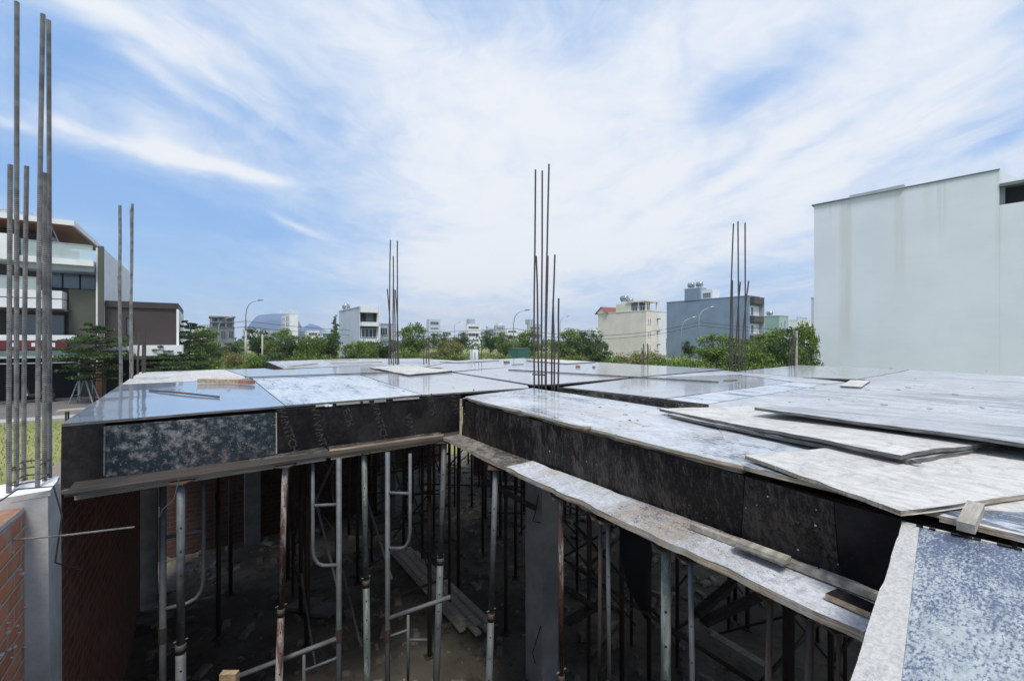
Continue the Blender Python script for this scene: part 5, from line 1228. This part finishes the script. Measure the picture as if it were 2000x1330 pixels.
half_frame(318, 397, 3.2, 3.3, 1050, 1190, 'scaffold frame with bent tube crossing the thick bluish prop')
half_frame(662, 611, 3.55, 3.5, 985, 1103, 'scaffold frame with bent tube right of the rusty prop', low=(440, 1330, 1245, -.2))
half_frame(757, 801, 3.75, 3.7, 962, 1070, 'scaffold frame with bent tube left of the inner corner prop', low=(880, 1165, 1208, .1))
mb = MB(); p = D(448, 1312, 2.9); mb.box(p.x-.055, p.x+.055, p.y-.02, p.y+.02, p.z-.14, p.z+.0); tag(mb.build('timber_offcut', MT['wood']), 'tan board end poking up at the bottom edge by the low scaffold bar', 'timber')
for (p, q, lab) in ((D(618,975,4.2), D(660,880,4.0), 'thin brace rod rising right behind the frame right of the rusty prop'), (D(612,960,4.0), D(660,1150,4.0), 'thin brace rod falling right behind the frame right of the rusty prop'), (D(588,1120,4.6), D(616,1300,4.6), 'low thin brace rod near the floor slabs behind the rusty prop'),
    (D(712,960,4.4), D(765,1130,4.4), 'thin slanting rod right of the greenish prop'), (D(668,1110,4.8), D(705,1260,4.8), 'low thin slanting rod left of the greenish prop')):
    mb = MB(); mb.tube([p, q], .012, 6); tag(mb.build('brace_rod', MT['steel']), lab, 'brace')
mb = MB(); mb.tube([D(350,935,2.8), D(340,975,2.8), D(318,995,2.8), D(311,1010,2.8), D(311,990,2.8)], .004, 5); tag(mb.build('wire_hook', MT['steel']), 'bent tie wire hanging by the thick bluish prop', 'wire')
for (pts, lab) in (([(1052,965),(1046,1000),(1040,1018),(1056,1020)], 'upper bent tie wire sticking from the pale column'), ([(1056,1222),(1046,1255),(1040,1275),(1046,1296)], 'lower bent tie wire sticking from the pale column')):
    mb = MB(); mb.tube([D(x, y, 4.72) for x, y in pts], .006, 5); tag(mb.build('wire_hook', MT['wire']), lab, 'wire')

# deeper props, frames and braces: real rows under the deck, copied from a few of each
rnd = random.Random(77)
def lowprop():
    o = thing('steel_prop', (0,0,0), 'x', 'prop', 'dark props standing deep under the deck')
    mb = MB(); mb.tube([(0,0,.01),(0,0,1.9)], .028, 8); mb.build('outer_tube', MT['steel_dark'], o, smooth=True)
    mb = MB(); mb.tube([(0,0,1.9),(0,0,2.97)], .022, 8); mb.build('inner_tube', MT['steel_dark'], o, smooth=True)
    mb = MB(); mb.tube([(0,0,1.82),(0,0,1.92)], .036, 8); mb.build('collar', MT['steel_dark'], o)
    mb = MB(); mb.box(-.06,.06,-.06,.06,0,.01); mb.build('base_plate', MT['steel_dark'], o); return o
LP = 'dark slim prop standing deep under the deck'
pr0 = lowprop(); first = True
for ia in range(11):
    for jb in range(8):
        a = .3+ia*.93+rnd.uniform(-.2,.2); b = 4.9+jb*.98+rnd.uniform(-.25,.25)
        if ia < 2 and jb < 1: continue
        if ia < 1 and jb < 2: continue
        if a < 1.4 and b > 9: continue
        q = ab(a, b, .02)
        if first: pr0.location = q; pr0['label'] = LP; first = False
        else: copy_thing(pr0, q, rnd.uniform(0,6), label=LP)
for k in range(16):
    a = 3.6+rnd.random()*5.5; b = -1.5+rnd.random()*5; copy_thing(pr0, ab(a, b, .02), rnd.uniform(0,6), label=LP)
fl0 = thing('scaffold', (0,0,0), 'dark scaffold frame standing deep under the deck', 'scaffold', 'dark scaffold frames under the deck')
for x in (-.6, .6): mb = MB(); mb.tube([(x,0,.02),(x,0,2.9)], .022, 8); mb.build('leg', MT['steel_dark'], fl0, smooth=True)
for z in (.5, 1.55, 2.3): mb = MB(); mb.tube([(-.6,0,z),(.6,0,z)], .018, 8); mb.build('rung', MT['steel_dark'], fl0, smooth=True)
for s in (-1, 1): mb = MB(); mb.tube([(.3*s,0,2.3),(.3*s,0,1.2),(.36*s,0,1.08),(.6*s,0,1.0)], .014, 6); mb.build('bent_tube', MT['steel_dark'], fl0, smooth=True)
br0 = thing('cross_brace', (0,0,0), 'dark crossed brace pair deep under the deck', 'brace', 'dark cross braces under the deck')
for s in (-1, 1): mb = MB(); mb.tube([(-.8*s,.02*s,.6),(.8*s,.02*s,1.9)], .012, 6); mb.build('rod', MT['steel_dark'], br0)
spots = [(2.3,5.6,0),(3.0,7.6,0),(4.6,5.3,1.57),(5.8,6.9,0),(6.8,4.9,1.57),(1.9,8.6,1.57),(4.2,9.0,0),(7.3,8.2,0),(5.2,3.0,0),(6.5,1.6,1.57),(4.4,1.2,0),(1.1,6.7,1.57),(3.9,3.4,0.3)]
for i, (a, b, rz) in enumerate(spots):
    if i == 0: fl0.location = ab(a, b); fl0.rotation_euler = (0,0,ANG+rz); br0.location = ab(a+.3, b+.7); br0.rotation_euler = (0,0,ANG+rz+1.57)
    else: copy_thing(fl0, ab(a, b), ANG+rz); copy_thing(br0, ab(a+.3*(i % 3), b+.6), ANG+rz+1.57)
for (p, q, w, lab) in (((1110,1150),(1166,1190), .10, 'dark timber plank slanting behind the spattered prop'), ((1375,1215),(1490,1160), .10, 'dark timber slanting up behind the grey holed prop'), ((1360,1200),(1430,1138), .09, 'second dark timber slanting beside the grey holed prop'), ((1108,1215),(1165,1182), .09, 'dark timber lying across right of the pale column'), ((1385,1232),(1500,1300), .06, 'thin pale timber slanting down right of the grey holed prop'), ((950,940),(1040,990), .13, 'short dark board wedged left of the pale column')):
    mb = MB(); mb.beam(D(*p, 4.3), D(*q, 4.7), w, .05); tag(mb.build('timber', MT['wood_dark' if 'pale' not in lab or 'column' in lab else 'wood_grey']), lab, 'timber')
rnd = random.Random(123); LT = 'dark tube slanting between the deep props under the deck'
t0 = None
for k in range(34):
    a = rnd.uniform(2.0, 9.5); b = rnd.uniform(4.3, 9.5) if k % 3 else rnd.uniform(0, 4); L_ = rnd.uniform(1.2, 3.0); an = rnd.choice([0, 1.57, .8, -.7])+ANG+rnd.uniform(-.1,.1); dz = rnd.choice([0, .05, 1.0, -1.0, .7])
    mb = MB(); p = ab(a, b, rnd.uniform(.9, 2.0)); mb.tube([p, p+Vector((math.cos(an)*L_, math.sin(an)*L_, dz))], rnd.choice([.012,.018,.022]), 6)
    tag(mb.build('steel_tube', MT['steel_dark'], smooth=True), LT, 'tube', 'dark slanting tubes under the deck')
# dark hanging bag
mb = MB(); t = D(1242, 1035, 3.9); mb.tube([t+Vector((0,0,.02)), t-Vector((0,0,.2)), t-Vector((-.02,0,.5)), t-Vector((-.10,0,.8))], [.13,.15,.10,.02], 10); o = mb.build('hanging_bag', MT['dark'], smooth=True); tag(o, 'black bag hanging under the deck right of the touching prop pair', 'bag')
# plank pile
rnd = random.Random(9)
for k in range(9):
    u = k/8; p = G(765+45*u, 1075+2*u, .10+.02*(k % 3)); q = G(905+45*u, 1232-22*u, .10+.02*(k % 3)); e_ = (q-p).normalized()*rnd.uniform(-.2,.2)
    mb = MB(); mb.beam(p+e_, q+e_*1.2, .085, .035); tag(mb.build('plank', MT['wood_pale']), 'grey plank in the loose pile on the undercroft floor', 'plank', 'planks piled on the undercroft floor')
# floor litter
rnd = random.Random(31)
mb = MB()
for k in range(3200):
    a = -.6+rnd.random()*10.5; b = 2.6+rnd.random()*10; s = .008+.05*rnd.random()**3.5; c = ab(a, b, .02); t = rnd.random()*3
    ex = Vector((math.cos(t), math.sin(t), 0))*s*(1+2*rnd.random()); ey = Vector((-math.sin(t), math.cos(t), 0))*s
    mb.box8([c-ex-ey, c+ex-ey, c+ex+ey, c-ex+ey, c-ex*.8-ey*.7+Vector((0,0,s)), c+ex*.9-ey*.8+Vector((0,0,s*.8)), c+ex*.7+ey*.8+Vector((0,0,s)), c-ex*.9+ey*.8+Vector((0,0,s*.7))])
tag(mb.build('debris', plain('rubble_grey', (.21,.195,.17), .85, .6, 2.5, col2=(.06,.05,.042))), 'scattered rubble and timber scraps on the undercroft floor', 'rubble', kind='stuff')
for (px, py, lab) in ((590, 1185, 'pale broken slab lying on the floor behind the rusty prop'), (290, 1215, 'pale sack lying at the foot of the inner brick wall'), (630,1195,'second pale slab near the scaffold leg')):
    p = G(px, py, .05); mb = MB(); mb.prism([p+Vector((-.2,-.1,.06)), p+Vector((.15,-.14,.05)), p+Vector((.25,.12,.07)), p+Vector((-.1,.16,.05))], .05); tag(mb.build('rubble', MT['concrete_dark']), lab, 'rubble')
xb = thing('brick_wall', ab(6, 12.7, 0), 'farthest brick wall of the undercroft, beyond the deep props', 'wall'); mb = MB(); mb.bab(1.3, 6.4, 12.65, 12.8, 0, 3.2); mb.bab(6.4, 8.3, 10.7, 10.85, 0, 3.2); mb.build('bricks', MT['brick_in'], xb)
# unseen photographer's landing and rear wall, added to keep daylight off the well floor
mb = MB(); mb.box(-6, 4.5, -5, 1.95, 2.12, 2.3); struct('unseen_shade_landing', mb, MT['concrete_dark'])
wl_ = thing('brick_wall', (0, -5.2, 0), 'unseen brick wall added behind the camera to shut out light', 'wall'); mb = MB(); mb.box(-8, 6, -5.3, -5.05, 0, 3.4); mb.build('bricks', MT['brick'], wl_)

# ------------------------------------------------------------------ vegetation
def leaf_cluster(mb, c, R_, n, s, rnd, flat=.6, up=.5):
    for _ in range(n):
        d = Vector((rnd.gauss(0,1), rnd.gauss(0,1), rnd.gauss(0,1)*flat)); d = d.normalized()*(rnd.random()**.45)
        p = c+Vector((d.x*R_, d.y*R_, d.z*R_*flat))
        nn_ = Vector((rnd.gauss(0,.8), rnd.gauss(0,.8), up+rnd.random())).normalized(); t = nn_.cross(Vector((rnd.gauss(0,1), rnd.gauss(0,1), rnd.gauss(0,1)))).normalized(); b = nn_.cross(t)
        q = s*(.6+.8*rnd.random()); mb.add([p-t*q, p-b*q*.42, p+t*q, p+b*q*.42], [(0,1,2,3)])
def make_tree(h, r, style, seed, leaf, n=3200, ls=.10):
    """crown and trunk meshes of a tree of height h and crown radius r"""
    rnd = random.Random(seed); cr = MB(); tk = MB()
    lean = Vector((rnd.uniform(-.05,.05)*h, rnd.uniform(-.05,.05)*h, 0))
    tk.tube([Vector((0,0,0)), Vector((0,0,h*.3))+lean*.3, Vector((0,0,h*.65))+lean*.7, Vector((0,0,h*.95))+lean], [.06*h**.7*.5, .045*h**.7*.5, .025*h**.7*.5, .01], 8)
    cl = []
    if style == 'tier':
        for t in range(7):
            z = h*(.34+.62*t/6); rr = r*(.62+.38*math.sin(math.pi*(t/6)**.7))*(.75+.35*rnd.random())*(1 if t < 6 else .6); k = 7 if t < 5 else 4
            for i in range(k):
                an = 2*math.pi*(i+rnd.random()*.7)/k; q = rr*(.35+.6*rnd.random()); cl.append((Vector((math.cos(an)*q, math.sin(an)*q, z+rnd.uniform(-.05,.05)*h)), rr*.42, .22))
    elif style == 'pine':
        for t in range(26):
            u = t/25; z = h*(.12+.86*u); rr = r*(1-u)**.8+.08; an = rnd.random()*6.3; cl.append((Vector((math.cos(an)*rr*.6, math.sin(an)*rr*.6, z)), rr*.5, .7))
    else:
        for i in range(34):
            d = Vector((rnd.gauss(0,1), rnd.gauss(0,1), rnd.gauss(0,1))).normalized()*(rnd.random()**.4)
            zc = .62 if style == 'round' else .5
            cl.append((Vector((d.x*r*.82, d.y*r*.82, h*zc+d.z*h*.34)), r*rnd.uniform(.22,.42), .7))
    for (c, R_, fl) in cl:
        c = c+lean*(c.z/h); leaf_cluster(cr, c, R_, n//len(cl), ls, rnd, fl)
        z0 = max(.2*h, c.z-.25*h) if style != 'tier' else c.z-.03*h
        a = Vector((0,0,z0))+lean*(z0/h); m_ = a.lerp(c, .5)-Vector((0,0,.02*h)); tk.tube([a, m_, c], [.018*h**.7, .012*h**.7, .004], 5, cap=False)
    return cr, tk
TREES = {}
def tree_proto(key, *args):
    cr, tk = make_tree(*args); leaf = args[4]
    def mesh(mb, nm, m):
        me = bpy.data.meshes.new(nm); me.from_pydata([tuple(v) for v in mb.v], [], mb.f); me.materials.append(m); me.update(); return me
    TREES[key] = (mesh(cr, 'crown', MT[leaf]), mesh(tk, 'trunk', MT['bark']), args[0], args[1])
tree_proto('tier', 4, 1.8, 'tier', 1, 'leaf_dark', 9500, .08)
tree_proto('tier2', 4, 1.9, 'tier', 2, 'leaf_mid', 4200, .10)
tree_proto('round', 4, 2.0, 'round', 3, 'leaf_mid', 4800, .11)
tree_proto('round2', 4, 2.1, 'round', 4, 'leaf_dark', 4800, .11)
tree_proto('bright', 3, 2.0, 'bush', 5, 'leaf_bright', 4600, .10)
tree_proto('bush', 2.6, 2.0, 'bush', 6, 'leaf_mid', 4600, .10)
tree_proto('pine', 6, 1.1, 'pine', 7, 'leaf_mid', 3000, .09)
tree_proto('dry', 2.4, 1.8, 'bush', 8, 'leaf_dry', 3600, .09)
def tree(key, px, Y, pyt, wpx, label, cat='tree', name='tree', group='trees beyond the deck', sink=0.0):
    cm, tm, h, r = TREES[key]; b = D(px, HY, Y); b.z = -sink; H = EZ+(HY-pyt)/F*Y+sink; W = wpx/F*Y/2
    o = thing(name, b, label, cat, group); o.scale = (W/r, W/r, H/h); o.rotation_euler = (0,0,random.Random(px*7+int(Y)).uniform(0,6.3))
    for me, nm in ((cm, 'crown'), (tm, 'trunk')):
        c = bpy.data.objects.new(nm, me); sc.collection.objects.link(c); c.parent = o
T_ = [
 ('tier',182,27,626,112,'layered dark green tree in front of the olive villa bay'),
 ('tier',368,34,622,84,'dark layered tree at the right corner of the brown block'),
 ('tier',318,30,672,70,'low dark tree before the white canopy'),
 ('tier',352,27,684,60,'small dark sapling crown low before the canopy right end'),
 ('round',398,58,640,60,'mid green tree touching the left side of the unfinished building'),
 ('round2',446,64,668,60,'dark bush like tree under the unfinished building'),
 ('round2',505,66,640,70,'dark tree directly right of the thick lamp pole'),
 ('round',548,60,643,60,'mid green tree below the narrow white house'),
 ('round2',575,56,655,60,'dark tree below the right of the narrow white house'),
 ('bright',606,50,645,72,'bright yellow green tree below the right hill'),
 ('pine',652,55,614,42,'tall feathery casuarina left of the pale grey house'),
 ('round2',640,52,650,60,'dark tree at the foot of the casuarina'),
 ('round',690,46,668,60,'loose green tree in front of the pale grey house corner'),
 ('bush',715,50,655,60,'green tree partly covering the pale grey house loggia'),
 ('round2',752,60,662,50,'dark tree under the low corrugated house'),
 ('round',805,58,633,66,'mid green tree right of the second bar cluster'),
 ('bright',792,45,678,60,'bright low bush right of the second bar cluster base'),
 ('round2',858,110,650,50,'dark tree below the far tower house'),
 ('round2',900,110,648,46,'dark tree left of the rounded far house'),
 ('dry',878,60,655,60,'dry reddish shrub in the middle distance'),
 ('round2',958,95,645,52,'dark tree right of the rounded far house'),
 ('round',988,80,650,50,'green tree left of the curved lamp'),
 ('round',1030,66,646,60,'green tree behind the central bars, right of the green container'),
 ('round',1110,60,643,74,'broad green tree right of the central bars'),
 ('round2',1148,54,645,76,'broad darker tree left of the cream building'),
 ('round2',1172,42,672,52,'dark low tree at the cream building left foot'),
 ('round2',1345,72,665,32,'slim dark tree before the blue-grey wall'),
 ('round',1408,50,653,110,'broad spreading tree in front of the blue-grey block right half'),
 ('bright',1456,42,650,110,'lighter green spreading tree behind the right bar cluster'),
 ('round',1508,38,644,110,'leafy tree below the mint house'),
 ('round2',1552,30,636,96,'dense tree left of the tall white wall'),
 ('round',1572,26,632,60,'tree crown pressed against the tall white wall'),
 ('bright',1480,30,672,80,'bright bushy tree right of the right bar cluster'),
]
for k in T_: tree(*k)
S_ = [
 ('bush',1195,34,688,80),('dry',1235,38,680,90),('bush',1285,32,688,90),('dry',1265,46,678,80),('bush',1330,26,686,100),('bright',1360,22,692,90),('bush',1400,20,694,110),
 ('bush',1450,18,696,110),('bush',1500,20,688,110),('bright',1530,17,694,80),('round2',1565,18,684,90),('bush',1590,16,690,60),('dry',1150,50,690,70),('bush',1120,46,686,60),
 ('dry',1060,50,690,60),('dry',1030,48,694,60),('bush',985,60,690,50),('dry',950,52,688,70),('bright',925,50,692,60),('bush',890,48,684,60),('bush',845,52,686,60),('dry',860,60,678,60),
 ('bright',820,42,690,60),('bush',770,44,696,60),('dry',740,60,690,50),('bush',676,48,688,60),('bush',630,42,684,70),('bush',585,40,686,70),('round2',545,38,688,70),('bush',505,48,686,60),
 ('dry',460,55,684,60),('dry',430,60,680,60),('bush',410,44,692,50),('dry',560,70,668,80),('bush',610,64,670,70),
]
LM = [(445,'below the unfinished building'),(530,'beside the thick lamp pole foot'),(600,'below the narrow white house'),(660,'left of the casuarina foot'),(720,'before the pale grey house'),(800,'around the second bar cluster'),(850,'under the far tower house'),(905,'left of the white stub pier'),(960,'right of the white stub pier'),(1020,'around the curved street lamp foot'),(1090,'behind the central bars'),(1175,'left of the cream building'),(1300,'in front of the cream building'),(1380,'in front of the blue-grey wall'),(1470,'around the right bar cluster'),(1540,'below the mint house'),(1640,'by the foot of the tall white wall')]
KW = {'bush':'mid green leafy','dry':'dry yellowish','bright':'bright green','round2':'dark green','round':'green'}; _seen = {}
def shrub_label(k, px, Y):
    lm = next(t for x, t in LM if px < x); base = f'low {KW[k]} shrub {lm}'; n_ = _seen.get(base, 0); _seen[base] = n_+1
    return base if n_ == 0 else base+', '+('the nearer one' if Y < 40 else 'the farther one')
for i, (k, px, Y, pt, w) in enumerate(S_): tree(k, px, Y, pt, w, shrub_label(k, px, Y), 'shrub', 'shrub', 'shrubs in the overgrown lots', sink=.3)
# mass of weeds and tall grass, too many to count
def weeds(name, n, region, hrange, leaf, label, seed, ls=.12):
    rnd = random.Random(seed); mb = MB()
    for _ in range(n):
        px = rnd.uniform(*region[0]); Y = region[1][0]*(region[1][1]/region[1][0])**rnd.random(); p = D(px, HY, Y)
        hh = (hrange[0]+(hrange[1]-hrange[0])*max(0, min(1, .5+.9*mn.noise(Vector((p.x*.12, p.y*.12, seed))))))
        s = ls*(Y/30)**.6*(.6+.8*rnd.random()); z = hh*rnd.random()**.6
        t = Vector((rnd.gauss(0,1), rnd.gauss(0,1), rnd.gauss(.7,.6))).normalized(); b = t.cross(Vector((rnd.gauss(0,1), rnd.gauss(0,1), .3))).normalized(); c = Vector((p.x, p.y, z))
        mb.add([c-t*s, c-b*s*.4, c+t*s, c+b*s*.4], [(0,1,2,3)])
    tag(mb.build(name, MT[leaf]), label, 'undergrowth', kind='stuff')
weeds('undergrowth', 26000, ((1160,1640),(14,70)), (.5,2.0), 'leaf_mid', 'dense green undergrowth between the deck and the blue-grey block', 3)
weeds('undergrowth', 24000, ((380,1180),(24,110)), (.3,1.6), 'leaf_mid', 'green weeds over the empty lots beyond the deck', 4)
weeds('dry_grass', 26000, ((330,1300),(22,120)), (.2,1.1), 'leaf_dry', 'dry yellowish tall grass over the empty lots', 5)
weeds('far_wood', 16000, ((300,1660),(150,330)), (.5,5.5), 'leaf_dark', 'far belt of dark trees along the skyline', 6, ls=.25)
rnd = random.Random(55); mb = MB()
for _ in range(26000):
    a = rnd.uniform(-26, -1.1); b = rnd.uniform(6, 29.9); p = ab(a, b); h = .05+.10*rnd.random()*(1+mn.noise(p*.4)); w = .012; t = Vector((rnd.gauss(0,1), rnd.gauss(0,1), 0)).normalized(); l = Vector((rnd.gauss(0,.04), rnd.gauss(0,.04), h))
    mb.add([p-t*w, p+t*w, p+l], [(0,1,2)])
tag(mb.build('grass', MT['leaf_mid']), 'short green lawn grass between the column and the road', 'grass', kind='stuff')

# ------------------------------------------------------------------ air
mb = MB(); mb.box(-1500, 1500, -700, 2600, -3, 130)
hz = mb.build('haze', MT['wire'], loc=(0,0,0)); tag(hz, kind='stuff'); hz['label'] = 'pale haze in the air over the far houses'
hm = bpy.data.materials.new('haze'); hm.use_nodes = True; nt = hm.node_tree; nt.nodes.clear()
vo = nt.nodes.new('ShaderNodeVolumePrincipled'); vo.inputs['Color'].default_value = (.80,.88,1,1); vo.inputs['Density'].default_value = .0003; vo.inputs['Anisotropy'].default_value = .2
ou = nt.nodes.new('ShaderNodeOutputMaterial'); nt.links.new(vo.outputs[0], ou.inputs['Volume'])
hz.data.materials.clear(); hz.data.materials.append(hm)
